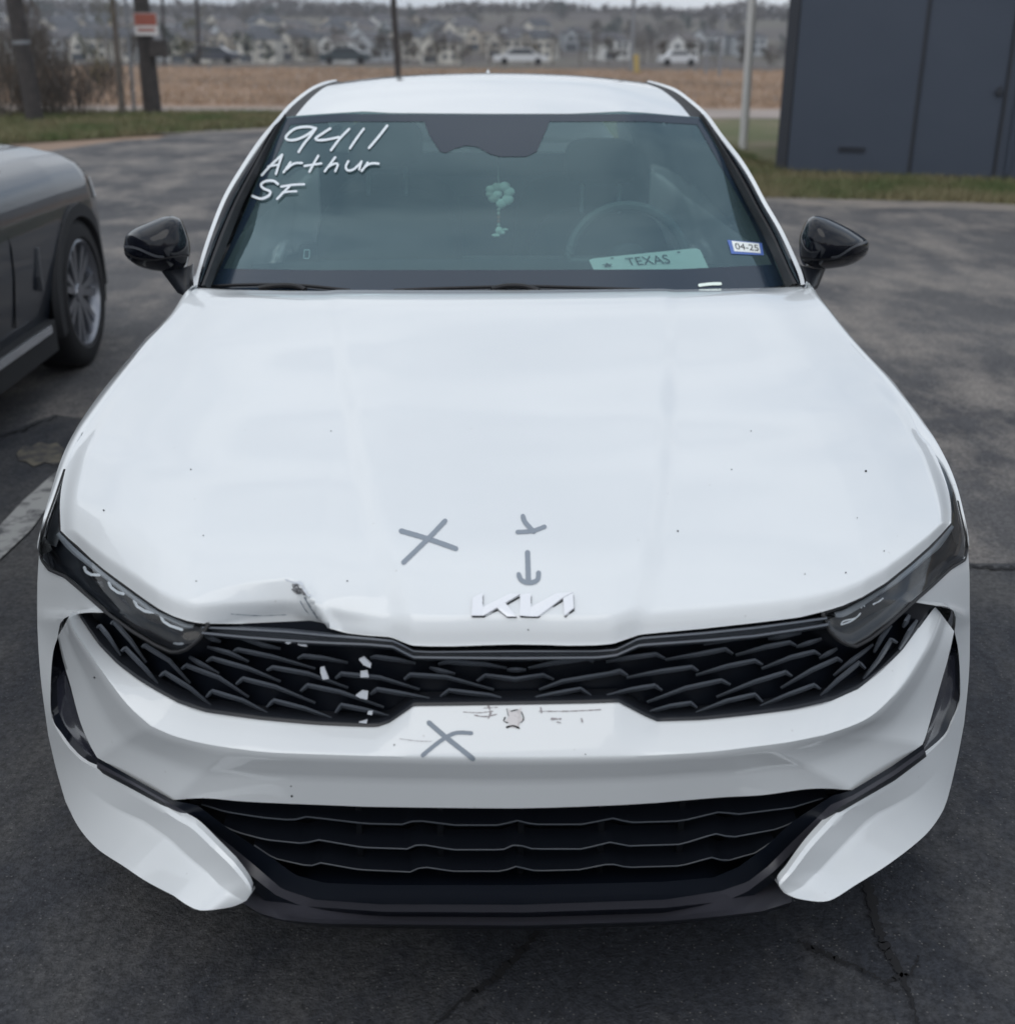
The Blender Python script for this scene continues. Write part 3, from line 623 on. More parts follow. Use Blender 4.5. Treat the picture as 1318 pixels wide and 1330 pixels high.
for sx in (-1, 1):
    HL = setp(bpy.data.objects.new('headlight', None)); COL.objects.link(HL); HL.parent = CAR
    a = rows_from(hlu[sx], [20, 30, 16], 'Z'); b = rows_from(hll[sx], [20, 30, 16], ['Z', 'Y', 'Y'])
    G = loft3([a, b], [14]); w = np.linspace(0, 1, 15)[:, None]
    cols = np.linspace(0, 1, G.shape[1])[None, :]
    bul = 4*w*(1-w)*sm(cols/.3)*sm((1-cols)/.1)
    Gl = G.copy(); Gl[..., 1] -= .012*bul; Gl[..., 2] += .004*bul
    surf('lamp_lens', Gl, M['lens'], HL, .006, (0, 1, 0), key='lens%d' % sx)
    # housing: deep dark bowl
    Gh = G.copy(); Gh[..., 1] += .012+.045*np.sqrt(np.clip(bul, 0, 1)); Gh[..., 2] -= .006*bul
    bor = np.concatenate([Gl[0, 14:], Gl[:, -1][1:], Gl[-1, 6:][::-1][1:]])
    mesh_obj('lamp_bezel', *tube(bor, .0032, 6, False), M['rubber'], HL)
    surf('lamp_housing', Gh, M['lampdark'], HL, 0, key='hous%d' % sx)
    # silver strip along the upper edge and dull border along the lower edge
    def strip(nm, w0, w1, c0, c1, dy, mat, sk=.012):
        rr = []
        for w_ in (w0, (w0+w1)/2, w1):
            rr.append(a*(1-w_)+b*w_)
        R3 = [r[c0:c1]+np.array([0, dy-(0.004 if i == 1 else 0), 0]) for i, r in enumerate(rr)]
        surf(nm, loft3(R3, [2, 2]), mat, HL, sk, (0, 1, 0))
    strip('lamp_trim', .10, .27, 19, 60, .004, M['lampgrey'])
    strip('lamp_border', .80, .97, 12, 64, .004, M['lampborder'] if sx > 0 else M['satin'])
    strip('lamp_border', .02, .10, 17, 63, .003, M['satin'])
# light units: bright hooks with dark lens below
hk = [[(106,735),(108,740),(115,744),(126,744)],[(139,754),(142,760),(150,766),(158,768)],[(172.5,777),(176,784),(186,790),(198,792)],[(207.5,797),(210,804),(219,810),(234,815)]]
Hs = [o for o in COL.objects if o.name.startswith('headlight')]
for k, L in enumerate(hk):
    strokes('light_bar', [(L, 4.0)], 4.0, SURF['lens-1'], -.006, M['led'], Hs[0], smooth=False, jit=0)
    L2 = [(x+4, y-1) for x, y in L]; strokes('light_lens', [([(L[0][0]+5, L[0][1]+1), (L[-1][0]-2, L[-1][1]-5)], 7)], 7, SURF['lens-1'], -.012, M['piano'], Hs[0])
for L in ([(1095,807),(1098,803),(1113,799),(1119,793)],[(1095,808),(1108,803),(1118,795)],[(1136,781),(1143,777),(1149,773)],[(1120,785),(1122,780),(1124,783)],[(1150,764),(1153,760),(1157,759)],[(1180,740),(1184,736),(1188,735)]):
    strokes('light_bar', [(L, 2.0)], 2.0, SURF['lens1'], -.007, M['led'], Hs[1])
for L in hk:
    a_, b_q = L[0], L[-1]; poly_on('lamp_module', [[(a_[0]+2, a_[1]+5), (b_q[0]-1, b_q[1]+4), (b_q[0]+6, b_q[1]+14), (a_[0]+10, a_[1]+17)]], SURF['lens-1'], -.014, M['piano'], Hs[0])
strokes('light_guide', [([(222,600-0+240),(232,842)], 9)], 9, SURF['lens-1'], -.010, M['lampgrey'], Hs[0])

# ---- emblem and marks ---------------------------------------------------------
K = lambda L: [(480+x/3.594, 640+y/3.594) for x, y in L]
EMB = [K([(474,578),(480,502),(527,477),(527,578)]), K([(527,545),(655,482),(702,484),(592,548),(527,580)]), K([(594,547),(632,525),(685,580),(640,580)]),
        K([(703,486),(752,482),(752,580),(700,578)]), K([(752,545),(870,482),(948,476),(900,502),(785,580),(752,580)]), K([(903,503),(948,479),(952,548),(908,580)])]
poly_on('emblem', EMB, HB, .0014, M['badge'], CAR, .0050, label='raised satin silver KIA letters')
poly_on('emblem_shadow', [[(x+1.0, y+1.4) for x, y in P] for P in EMB], HB, .0003, M['dark'], CAR, .0008)  # offset dark copy of the letters: their drop shadow put in as a shape
strokes('pen_cross', [([(521,690),(555,700),(592,713)], 6.6), ([(578,677),(556,700),(524,731)], 6.2)], 5, HB, .0008, M['pen'], CAR, 'grey pen cross on the hood')
strokes('pen_check', [([(672,691.5),(691.5,690),(707,684.5)], 5.6), ([(679,671),(682,679),(693,691)], 6.2)], 5, HB, .0008, M['pen'], CAR, 'short grey pen tick on the hood')
strokes('pen_arrow', [([(685,718),(685.5,735),(686,754)], 6.8), ([(673.5,746.5),(677,754),(687,757.5),(697.5,754),(699.3,744.5)], 6.2)], 5, HB, .0008, M['pen'], CAR, 'grey pen arrow pointing down to the badge')
BB = SURF['bumper']
strokes('pen_cross', [([(557,939),(580,958.6),(614,985.5)], 6.6), ([(549,981),(571.8,962.8),(591,952.5),(612,952.5)], 5.4)], 5, BB, .0008, M['pen'], CAR, 'grey pen cross on the bumper')
# torn metal and scrapes
rnd = random.Random(5)
def shred(cx, cy, rx, ry, n, ang=0):
    P = []
    for i in range(n):
        a = 2*math.pi*i/n; r = rnd.uniform(.55, 1.1); x = rx*r*math.cos(a); y = ry*r*math.sin(a)
        P.append((cx+x*math.cos(ang)-y*math.sin(ang), cy+x*math.sin(ang)+y*math.cos(ang)))
    return P
poly_on('torn_metal', [shred(386,765,9,5.5,14,.6), shred(394,769,6,3,9,.9)], HB, .0009, M['barecore'], CAR, .0008)
strokes('torn_edge', [([(371,753),(380,756),(388,758),(393,761),(398,770),(403,774)], 1.6), ([(384,758),(391,757),(394,764)], 1.4)], 1.6, HB, .0018, M['chip'], CAR, jit=.5)
strokes('crease_scratch', [([(396,776),(404,790),(413,803)], 1.6), ([(390,780),(397,792),(402,797)], .9), ([(300,797),(335,799),(372,798)], .7)], 1.5, HB, .0008, M['pen'], CAR, jit=.6)
strokes('scratch', [([(602,925),(622,926),(640,924)], 1.0), ([(616,929),(630,931),(645,928)], 1.4), ([(634,917),(637,926),(634,933)], 2.0), ([(628,920),(646,919)], .9), ([(700,924),(735,924),(780,922)], 1.0), ([(702,919),(703,926)], 1.2), ([(716,934),(728,934)], 2.2), ([(755,934),(756,938)], 2.2), ([(723,938),(728,939)], 1.2), ([(560,963),(545,963),(520,960)], .6)], 1, BB, .0006, M['scuff'], CAR, jit=.6)
poly_on('bumper_chip', [[(660,920),(664,925),(671,924),(677,919),(676,930),(680,936),(675,939),(673,946),(660,945),(661,939),(656,938),(660,931)]], BB, .0007, M['scrape'], CAR, .0005)
strokes('chip_edge', [([(658,945),(666,943),(674,946)], 2.2), ([(663,924),(672,922)], 1.2), ([(656,932),(654,937),(659,939)], 1.3), ([(677,925),(680,934),(676,939)], 1.3), ([(658,921),(660,930)], .9)], 1.2, BB, .0016, M['dark'], CAR, jit=.4)
specks = [(123,880,1.6),(1124,612,2.0),(1098,744,1.5),(1148,716,1.1),(1113,673,.9),(248,610,1.2),(135,663,1.6),(880,690,1.5),(264,696,1.0),(255,755,1.1),(451,755,1.2),(379,1034,1.8),(378,1021,1.2),(410,941,1.4),(512,968,1.5),(686,818,1.3),(1045,746,1.0),(950,610,1.0),(975,560,.9),(430,560,.9),(760,980,1.2)]
for x, y, s in specks:
    b_ = HB if y < 838 else BB
    try: poly_on('stone_chip', [[(x+s*.8*math.cos(a)*rnd.uniform(.7,1.1), y+s*.8*math.sin(a)*rnd.uniform(.7, 1.1)) for a in np.linspace(0, 6.28, 7, endpoint=False)]], b_, .0006, M['dark'], CAR, .0003)
    except Exception: pass

# ---- windscreen, pillars, roof ---------------------------------------------
gl_l = [(268,386,1.52),(290,338,1.70),(312,287,1.90),(335,230,2.06),(352,190,2.18),(369,152,2.29)]
gl_r = [(1024,384,1.52),(1006,330,1.72),(985,285,1.88),(956,226,2.06),(935,186,2.18),(911,152,2.29)]
gl_t = [(369,152),(384,150),(410,148),(440,146),(473,144),(507,146),(573,146.5),(645,147),(740,147),(774,145.6),(807,144),(841,146),(880,149.6),(896,151),(911,152)]
gl_b = [(268,386),(400,391),(650,393),(880,391),(1024,384)]
def c3(L, n): a = resample([p for p in L], n, True); return atY(a[:, 0], a[:, 1], a[:, 2])
GL, GR = c3(gl_l, 50), c3(gl_r, 50)
tt = np.linspace(0, 1, 60)
t_ = resample(gl_t, 60); b_ = resample(gl_b, 60, True)
GT = atY(t_[:, 0], t_[:, 1], 2.29-.09*(1-(2*tt-1)**2)); GBm = atY(b_[:, 0], b_[:, 1], 1.52-.14*(1-(2*tt-1)**2))
def coons(B, T, L, R, bulge=(0, 0, 0)):
    nu, nv = len(B), len(L); U, V = np.meshgrid(np.linspace(0, 1, nu), np.linspace(0, 1, nv))
    S = ((1-V)[..., None]*B[None]+V[..., None]*T[None]+(1-U)[..., None]*L[:, None]+U[..., None]*R[:, None]
      - ((1-U)*(1-V))[..., None]*B[0]-(U*(1-V))[..., None]*B[-1]-((1-U)*V)[..., None]*T[0]-(U*V)[..., None]*T[-1])
    return S+(16*U*(1-U)*V*(1-V))[..., None]*np.array(bulge)
GG = coons(GBm, GT, GL, GR, (0, -.012, .018))
surf('windscreen', GG, M['screen'], CAR, key='glass')
GBv = SURF['glass']
# frit band printed on the inside of the glass: dark border with a sensor patch
def frit(name, polys):
    V, F = [], []
    for A, B in polys:
        n = 60; a = resample(A, n); b = resample(B, n); o = len(V)
        for s in np.linspace(0, 1, 5):
            c = a*(1-s)+b*s; X = drop(GBv, c[:, 0], c[:, 1], .0012); V += list(map(tuple, X))
        F += grid_faces(5, n, o)
    return mesh_obj(name, V, F, M['frit'], CAR)
frit('ceramic_border', [([(270,383),(400,388),(650,390),(880,388),(1021,382)], [(288,349),(400,351),(650,351),(880,350),(1003,344)]),
                        ([(372,153),(440,148),(645,149),(841,148),(909,153)], [(374,162),(440,158),(645,158),(841,158),(907,162)]),
                        ([(270,384),(312,289),(372,154)], [(290,350),(325,280),(378,160)]), ([(1022,382),(985,287),(909,154)], [(1003,346),(972,280),(904,160)])])
frit('sensor_shroud', [([(551,157),(600,157),(650,157),(714,157)], [(571,196.6),(579,199),(591,193),(605,189),(620,191),(636,200),(649,203.5),(683.6,203.4),(697,197)]),
                       ([(551,157),(554,167),(559,178),(571,196.6)],[(556,157),(560,170),(566,185),(573,197)]), ([(714,157),(708,172),(701,186),(697,197)],[(708,157),(702,172),(697,186),(692,198)])])
# A pillars: thin white rail outside, gloss cover strip, rubber seal
pil = {-1: dict(sil=[(251,373,1.42),(256,350,1.52),(272,300,1.72),(290.5,254,1.90),(314,214,2.05),(337,180,2.20),(360.6,152,2.34),(377,133.6,2.52),(401,115,2.80),(420,106,3.0),(436,103,3.25)],
             pa=[(256,374,1.41),(261,350,1.51),(276,303,1.71),(295,256,1.89),(318,217,2.04),(341,183,2.19),(364,155,2.33),(381,136,2.51),(405,117,2.79),(424,108.5,3.0),(438,104.5,3.25)],
             ia=[(262,374,1.42),(271,350,1.53),(288,304,1.73),(308,259,1.91),(331,216,2.06),(351,180,2.20),(369,152,2.30)],
             ib=[(272,376,1.44),(280,354,1.55),(298,308,1.75),(316,263,1.93),(338,220,2.07),(356,183,2.20),(372,153,2.29)],
             rp=[(369,152,2.31),(384,136,2.50),(410,114.5,2.79),(428,108,3.0),(442,104.5,3.25)], re=[(384,150,2.28),(401,130,2.52),(420,114,2.79),(434,109,3.0),(446,105.5,3.25)]),
       1: dict(sil=[(1045,369,1.42),(1040,350,1.50),(1017,300,1.70),(995,262,1.84),(978,230,1.96),(961.5,204,2.08),(938,174,2.24),(918,147,2.36),(895,127,2.56),(878,115,2.78),(858,108,3.0),(842,104,3.25)],
             pa=[(1040,370,1.41),(1035,352,1.49),(1013,303,1.69),(991,265,1.83),(974,233,1.95),(957.5,207,2.07),(934,177,2.23),(914,149.5,2.35),(891,129,2.55),(874,117.5,2.77),(855,110,3.0),(840,105.5,3.25)],
             ia=[(1034,371,1.42),(1024,352,1.51),(1004,308,1.70),(983,270,1.84),(965,236,1.97),(943,200,2.12),(911,152,2.30)],
             ib=[(1021,375,1.44),(1014,354,1.53),(995,312,1.72),(974,272,1.86),(957,240,1.98),(936,203,2.13),(908,153,2.29)],
             rp=[(911,152,2.31),(893,134,2.50),(870,117,2.79),(852,110,3.0),(836,105.5,3.25)], re=[(896,151,2.28),(882,134.5,2.5),(861,117.5,2.79),(845,110.5,3.0),(832,106,3.25)])}
RAIL = {}
for sx in (-1, 1):
    p = pil[sx]; s3 = c3(p['sil'], 60); a3 = c3(p['pa'], 60)
    dn = s3.copy(); dn[:, 0] += sx*.02; dn[:, 1] += .10; dn[:, 2] -= .035
    RAIL[sx] = dn
    car_surf('roof_rail', [dn, s3, a3], [3, 4], M['paint'], angle=60)
    k = int(60*.62)
    ia, ib = c3(p['ia'], 40), c3(p['ib'], 40)
    a_s = resample([tuple(q) for q in c3(p['pa'], 60)[:39]], 40)
    car_surf('pillar_cover', [a_s, (a_s+ia)/2+np.array([0, -.006, .006]), ia], [3, 3], M['piano'], .01, angle=60)
    car_surf('pillar_seal', [ia+np.array([0, -.006, .006]), (ia+ib)/2+np.array([0, -.012, .012]), ib], [3, 3], M['rubber'], .012, angle=60)
    rp, re = c3(p['rp'], 30), c3(p['re'], 30)
    a_e = resample([tuple(q) for q in c3(p['pa'], 60)[36:]], 30)
    car_surf('roof_ditch', [a_e, rp*.5+re*.5+np.array([0, 0, -.004]), re+np.array([0, 0, -.002])], [3, 3], M['rubber'], angle=60)
reL, reR = c3(pil[-1]['re'], 40), c3(pil[1]['re'], 40)
hb = [(384,150),(410,148),(440,146),(473,144),(507,146),(573,146.5),(645,147),(740,147),(774,145.6),(807,144),(841,146),(880,149.6),(896,151)]
hb = resample(hb, 60); HBt = atY(hb[:, 0], hb[:, 1], 2.28-.085*(1-(2*tt-1)**2))
ht = resample([(446,105.5),(480,101.5),(520,98),(574,95.5),(634,94.3),(690,95),(740,97),(790,101),(832,106)], 60, True); HT = atY(ht[:, 0], ht[:, 1], 3.25+.0*tt)
RG = coons(HBt, HT, reL, reR, (0, 0, .012))
# carry the roof on over the rear window to the boot
ex = []
for s, y, z, wx in ((1, 3.7, -.012, .98), (2, 4.05, -.07, .95), (3, 4.45, -.20, .95), (4, 4.7, -.33, 1.15), (5, 4.92, -.38, 1.2)):
    r = HT.copy(); r[:, 0] *= wx; r[:, 1] = y; r[:, 2] += z; ex.append(r)
surf('roof', RG, M['paint'], CAR, .012, (0, .3, -.9), key='roof')
car_surf('rear_deck', [HT, ex[0]], [4], M['paint']); car_surf('rear_window', [ex[0], ex[1], ex[2]], [3, 3], M['sideglass'], smooth=True); car_surf('boot_lid', [ex[2], ex[3], ex[4]], [3, 3], M['paint'])
# aerial fin
c = atY(634, 96, 3.6); V, F = merge([([(c[0]-.02, 3.55, c[2]-.02), (c[0]+.02, 3.55, c[2]-.02), (c[0]+.025, 3.72, c[2]-.02), (c[0]-.025, 3.72, c[2]-.02), (c[0], 3.68, c[2]+.018), (c[0], 3.71, c[2]+.018)], [(0, 1, 4), (1, 2, 5, 4), (2, 3, 5), (3, 0, 4, 5), (0, 3, 2, 1)])])
mesh_obj('aerial_fin', V, F, M['paint'], CAR)

# ---- fenders, sides ----------------------------------------------------------
WY, WR = .93, .345
def halfw(Y):
    w = .98*(1-((NB-min(Y, NB))/NB)**2)**(1/3.5)
    w = min(w, .925)
    if Y > 4.2: w -= .16*((Y-4.2)/.7)**2
    return w
fr0 = {-1: [(251,375,1.42),(238,389,1.32),(225,409,1.22),(206,431,1.12),(189,449,1.05),(169,475,.97),(142,510,.86),(122,537,.78),(104,563,.71),(84,608,.62),(71,644,.56),(59,677,.52),(50.8,703,.50)],
       1: [(1043,374,1.42),(1054,380,1.32),(1070,398,1.22),(1101,437,1.12),(1130,469,1.05),(1153,495,.97),(1177,525,.86),(1192,545,.80),(1196,551,.78),(1212,572,.72),(1230,605,.66),(1242,638,.60),(1250,670,.56),(1256,702,.52)]}
fsil = {-1: [(251,372,.76),(239,383,.79),(227,402,.83),(207,425,.85),(191,439,.868),(170,463.5,.878),(142,496,.886),(118,528,.89),(97,561,.89),(81,593,.888),(69,630,.888),(59,666,.884),(52,700,.876),(50,716,.872)],
        1: [(1051,368,.76),(1070,395,.82),(1102,434,.865),(1129,465.5,.876),(1156,492.5,.886),(1176,518.5,.89),(1195,543.5,.89),(1215,574.5,.89),(1231,610,.888),(1242,637,.886),(1246.5,657,.884),(1254,690,.878),(1257,712,.872)]}
SIL = {}
def sl_px(sx):
    q = [(p[0], p[1]) for s in (silL if sx < 0 else silR)[:5] for p in s]; return np.array(q, float)
def clamp_side(P, sx, marg=5.0):
    """keeps hidden side surfaces inside the outline that the front end shows"""
    P = np.array(P, float); L = np.concatenate([SIL[sx][0], SIL[sx][1]]); L = L[np.argsort(L[:, 1])]
    for _ in range(4):
        p = proj(P); lim = np.interp(p[:, 1], L[:, 1], L[:, 0])-sx*marg
        bad = (p[:, 0]-lim)*sx > 0
        bad &= P[:, 1] < 1.9
        q = atY(lim, p[:, 1], P[:, 1]); P[bad, 0] = q[bad, 0]
    return P
for sx in (-1, 1):
    a = c3(fr0[sx], 60); a_in = a+np.array([-sx*.03, 0, -.012]); q = resample([(x, y, sx*X) for x, y, X in fsil[sx]], 60, True); b = atX(q[:, 0], q[:, 1], q[:, 2])
    mid = (a+b)/2+np.array([sx*.002, 0, .004])
    pb = proj(b); kk = np.arange(60)
    lo = atY(pb[:, 0]-sx*np.interp(kk, [0, 20, 60], [3, 5, 9]), pb[:, 1]+np.interp(kk, [0, 60], [14, 10]), b[:, 1]+np.interp(kk, [0, 60], [.03, .09]))
    SIL[sx] = [pb, sl_px(sx)]
    lo2 = lo.copy(); lo2[:, 1] += .05; lo2[:, 0] = sx*np.array([halfw(y)-.03 for y in lo2[:, 1]]); lo2[:, 2] = np.minimum(lo[:, 2]-.03, .66); lo2 = clamp_side(lo2, sx, 9)
    car_surf('fender', [a_in, a, mid, b, lo, lo2], [2, 3, 4, 5, 4], M['paint'], smooth=True, angle=60)
    # side panel with wheel arches cut out
    ys = np.concatenate([np.linspace(.57, 1.42, 44), np.linspace(1.44, 4.9, 130)])
    V, F = [], []; zsn = 26
    for y in ys:
        zt = np.interp(y, [.55, .8, 1.42, 1.6, 3.8, 4.9], [.69, .70, .72, .90, .95, .95])
        for k in range(zsn):
            z = .20+(zt-.20)*k/(zsn-1); x = halfw(y)-.05*float(sm((.45-z)/.25))-.035*float(sm((z-.62)/.33))-.008*math.sin((z-.2)*8)
            V.append((sx*x, y, z))
    for i in range(len(ys)-1):
        for k in range(zsn-1):
            q4 = [i*zsn+k, (i+1)*zsn+k, (i+1)*zsn+k+1, i*zsn+k+1]
            cy = sum(V[j][1] for j in q4)/4; cz = sum(V[j][2] for j in q4)/4
            if math.hypot(cy-WY, cz-.34) < .375 or math.hypot(cy-WY-2.85, cz-.34) < .375: continue
            F.append(tuple(q4))
    mesh_obj('side_panel', clamp_side(V, sx), F, M['paint'], CAR)
    for wy in (WY, WY+2.85):
        arc = [(sx*(halfw(wy+.38*math.cos(t))-.035), wy+.378*math.cos(t), .34+.378*math.sin(t)) for t in np.linspace(-.25, math.pi+.25, 40)]
        mesh_obj('arch_lip', *tube(clamp_side(arc, sx, 16), .018, 6), M['paint'], CAR)
        lin = [[(sx*x, wy+.385*math.cos(t), .34+.385*math.sin(t)) for t in np.linspace(-.2, math.pi+.2, 30)] for x in (.82, .55)]
        mesh_obj('arch_liner', [p for r in lin for p in r], grid_faces(2, 30), M['dark'], CAR)
    # greenhouse side
    top = RAIL[sx]; bt = top.copy(); nn_ = len(top)
    yy = np.linspace(1.45, 3.3, nn_)
    bt = np.stack([np.full(nn_, sx*.872), np.linspace(1.52, 3.9, nn_), np.full(nn_, .93)], 1)
    bt[:6, 0] = sx*np.linspace(.80, .872, 6)
    rr_ = np.stack([sx*np.array([.60, .60, .80]), np.array([3.7, 4.0, 4.6]), np.array([1.36, 1.32, .98])], 1)
    top2 = np.concatenate([top, np.array([[sx*.57, 3.7, 1.35], [sx*.60, 4.2, 1.22], [sx*.68, 4.6, 1.0]])]); bt2 = np.concatenate([bt, np.array([[sx*.87, 4.1, .94], [sx*.86, 4.4, .95], [sx*.84, 4.65, .95]])])
    car_surf('side_window', [top2, bt2], [6], M['sideglass'])
    mesh_obj('sill', *box(*sorted((sx*.80, sx*.875)), 1.36, 3.38, .17, .26), M['satin'], CAR, False)
mesh_obj('rear_panel', *box(-.78, .78, 4.80, 4.88, .3, 1.075), M['paint'], CAR, False)
mesh_obj('underbody', *box(-.80, .80, .75, 4.8, .17, .24), M['dark'], CAR, False)
mesh_obj('front_undertray', *box(-.50, .50, .16, .78, .15, .17), M['dark'], CAR, False)

# ---- wheels --------------------------------------------------------------
def wheel(parent, c, sx, R=.34, W=.225, rimr=.235, spokes=10, mats=(None, None)):
    W0 = bpy.data.objects.new('wheel', None); COL.objects.link(W0); W0.parent = parent; W0.location = Vector(c)-wloc(parent)
    h = W/2
    prof = [(-h, rimr), (-h, R*.86), (-h*.86, R*.965), (-h*.6, R), (h*.6, R), (h*.86, R*.965), (h, R*.86), (h, rimr+.012), (h*.9, rimr)]
    mesh_obj('tyre', *lathe(prof, c, 'x', 56, sx), M['tyre'], W0, angle=45)
    parts = [lathe([(h*.9, rimr+.004), (h*.95, rimr-.008), (h*.55, rimr-.03), (-h*.5, rimr-.03)], c, 'x', 56, sx), lathe([(h*.62, .055), (h*.78, .045), (h*.8, .0001)], c, 'x', 24, sx)]
    for k in range(spokes):
        a = 2*math.pi*(k//2)/(spokes/2)+(.16 if k % 2 else -.16)
        ca, sa = math.cos(a), math.sin(a); r0, r1 = .04, rimr-.012; w0, w1 = .014, .02
        V = []
        for r, w, xo in ((r0, w0, h*.72), (r1, w1, h*.80)):
            for s, dx in ((-1, 0), (1, 0), (1, -.03), (-1, -.03)): V.append((c[0]+sx*(xo+dx), c[1]+r*ca-s*w*sa, c[2]+r*sa+s*w*ca))
        parts.append((V, [(0, 1, 5, 4), (1, 2, 6, 5), (2, 3, 7, 6), (3, 0, 4, 7), (4, 5, 6, 7)]))
    mesh_obj('rim', *merge(parts), mats[0] or M['rim'], W0, angle=30)
    mesh_obj('brake_disc', *lathe([(h*.2, .16), (h*.2, .02), (0, .02)], c, 'x', 32, sx), M['dark'], W0)
    return W0
for sx in (-1, 1):
    for wy in (WY, WY+2.85): wheel(CAR, (sx*.80, wy, .34), sx)

# ---- door mirrors ----------------------------------------------------------
mout = {-1: [(161.6,320),(164,306),(170,299),(179,293.5),(203,283.5),(214,280),(225,279),(235.5,283.5),(240,292),(245,305),(248,318),(247.5,332),(244,346),(236,353),(220,354),(203,352.6),(190,350),(179,346),(168,338),(162.5,330)],
        1: [(1128,317),(1126,312),(1121,308),(1101.7,295.5),(1078,284),(1066,280),(1056,279),(1047,285),(1041,296),(1037,308),(1037,329),(1040,341),(1046,348),(1060,351),(1090,348),(1103,345),(1113,340.5),(1122,334),(1126.5,328)]}
cr_l = {-1: ([(161.8,325),(175,334),(200,337),(225,333),(247,331)], [(162,320),(178,322),(200,331),(212,333)]), 1: ([(1128,322),(1113,331),(1085,335),(1060,337),(1038,334)], [(1127.5,313),(1108,320),(1090,331),(1080,333)])}
for sx in (-1, 1):
    MR = bpy.data.objects.new('door_mirror', None); COL.objects.link(MR); MR.parent = CAR
    o = np.array(resample(mout[sx]+[mout[sx][0]], 57, True))[:-1]; c = o.mean(0); c[1] += 2
    Yc = 1.60
    V = []; rings = [(1.0, .12), (1.01, .07), (1.0, .03), (.97, .0), (.90, -.028), (.78, -.052), (.60, -.072), (.38, -.085), (.15, -.09)]
    for s, dy in rings:
        q = c+(o-c)*s; P = atY(q[:, 0], q[:, 1], Yc+dy+.02); 
        if dy > 0:
            P = atY(o[:, 0], o[:, 1], Yc+.05); P = P+np.array([0, dy-.03, 0]); cc = P.mean(0); P = cc+(P-cc)*(1.0-dy*2.2)+np.array([sx*dy*.25, 0, 0])
        V.append(P)
    V = np.array(V); n = V.shape[1]
    F = grid_faces(len(rings), n, 0, True)+[tuple((len(rings)-1)*n+k for k in range(n))]
    cap = mesh_obj('mirror_cap', V.reshape(-1, 3), F, M['piano'], MR, angle=60)
    mesh_obj('mirror_glass', V[0]+np.array([0, -.004, 0]), [tuple(range(n))], M['chrome'], MR, False)
    bv = BVHTree.FromPolygons([Vector(v) for v in V.reshape(-1, 3)], F)
    strokes('mirror_seam', [(cr_l[sx][0], 2.4)], 2.4, bv, .001, M['rubber'], MR)
    strokes('turn_signal', [(cr_l[sx][1], 3.0)], 3.0, bv, .0022, M['lampborder'], MR)
    if sx < 0: a, b = [(208,350),(231,381),(238,383)], [(246,345),(246,372),(247,378)]
    else: a, b = [(1072,349),(1062,374),(1056,377)], [(1042,345),(1046,362),(1049,370)]
    A, B = resample(a, 12), resample(b, 12); ya = np.linspace(Yc+.03, 1.58, 12)
    a3, b3 = atY(A[:, 0], A[:, 1], ya), atY(B[:, 0], B[:, 1], ya-.03)
    surf('mirror_stalk', loft3([a3+np.array([0, .05, 0]), a3, (a3+b3)/2+np.array([0, -.02, 0]), b3, b3+np.array([0, .05, 0])], [2, 3, 3, 2], True), M['satin'], MR)

# ---- wipers ------------------------------------------------------------------
for L, arm in (([(268,372.5),(310,370),(360,369.5),(398,371),(455,377)], [(338,376),(362,372.5),(384,373),(398,378)]), ([(512,377),(560,375),(640,372.5),(680,371.5),(830,376)], [(638,377),(657,373),(680,373.5),(699,379)])):
    q = resample(L, 24, True); X = drop(GBv, q[:, 0], q[:, 1]+3.5, .008); mesh_obj('wiper_blade', *tube(X, .0045, 6), M['rubber'], CAR)
    q = resample(arm, 16, True); X = drop(GBv, q[:, 0], q[:, 1]+4.5, .014); mesh_obj('wiper_arm', *tube(X, .007, 8), M['rubber'], CAR)
cw = resample([(262,374),(300,377),(400,378.5),(650,379),(880,378),(1000,375),(1036,371)], 50, True)
w0 = atY(cw[:, 0], cw[:, 1], 1.42-.07*(1-(2*np.linspace(0, 1, 50)-1)**2)); w0[:, 2] -= .012
car_surf('cowl_panel', [w0+np.array([0, -.03, -.02]), w0, w0+np.array([0, .10, -.005])], [2, 2], M['dark'])

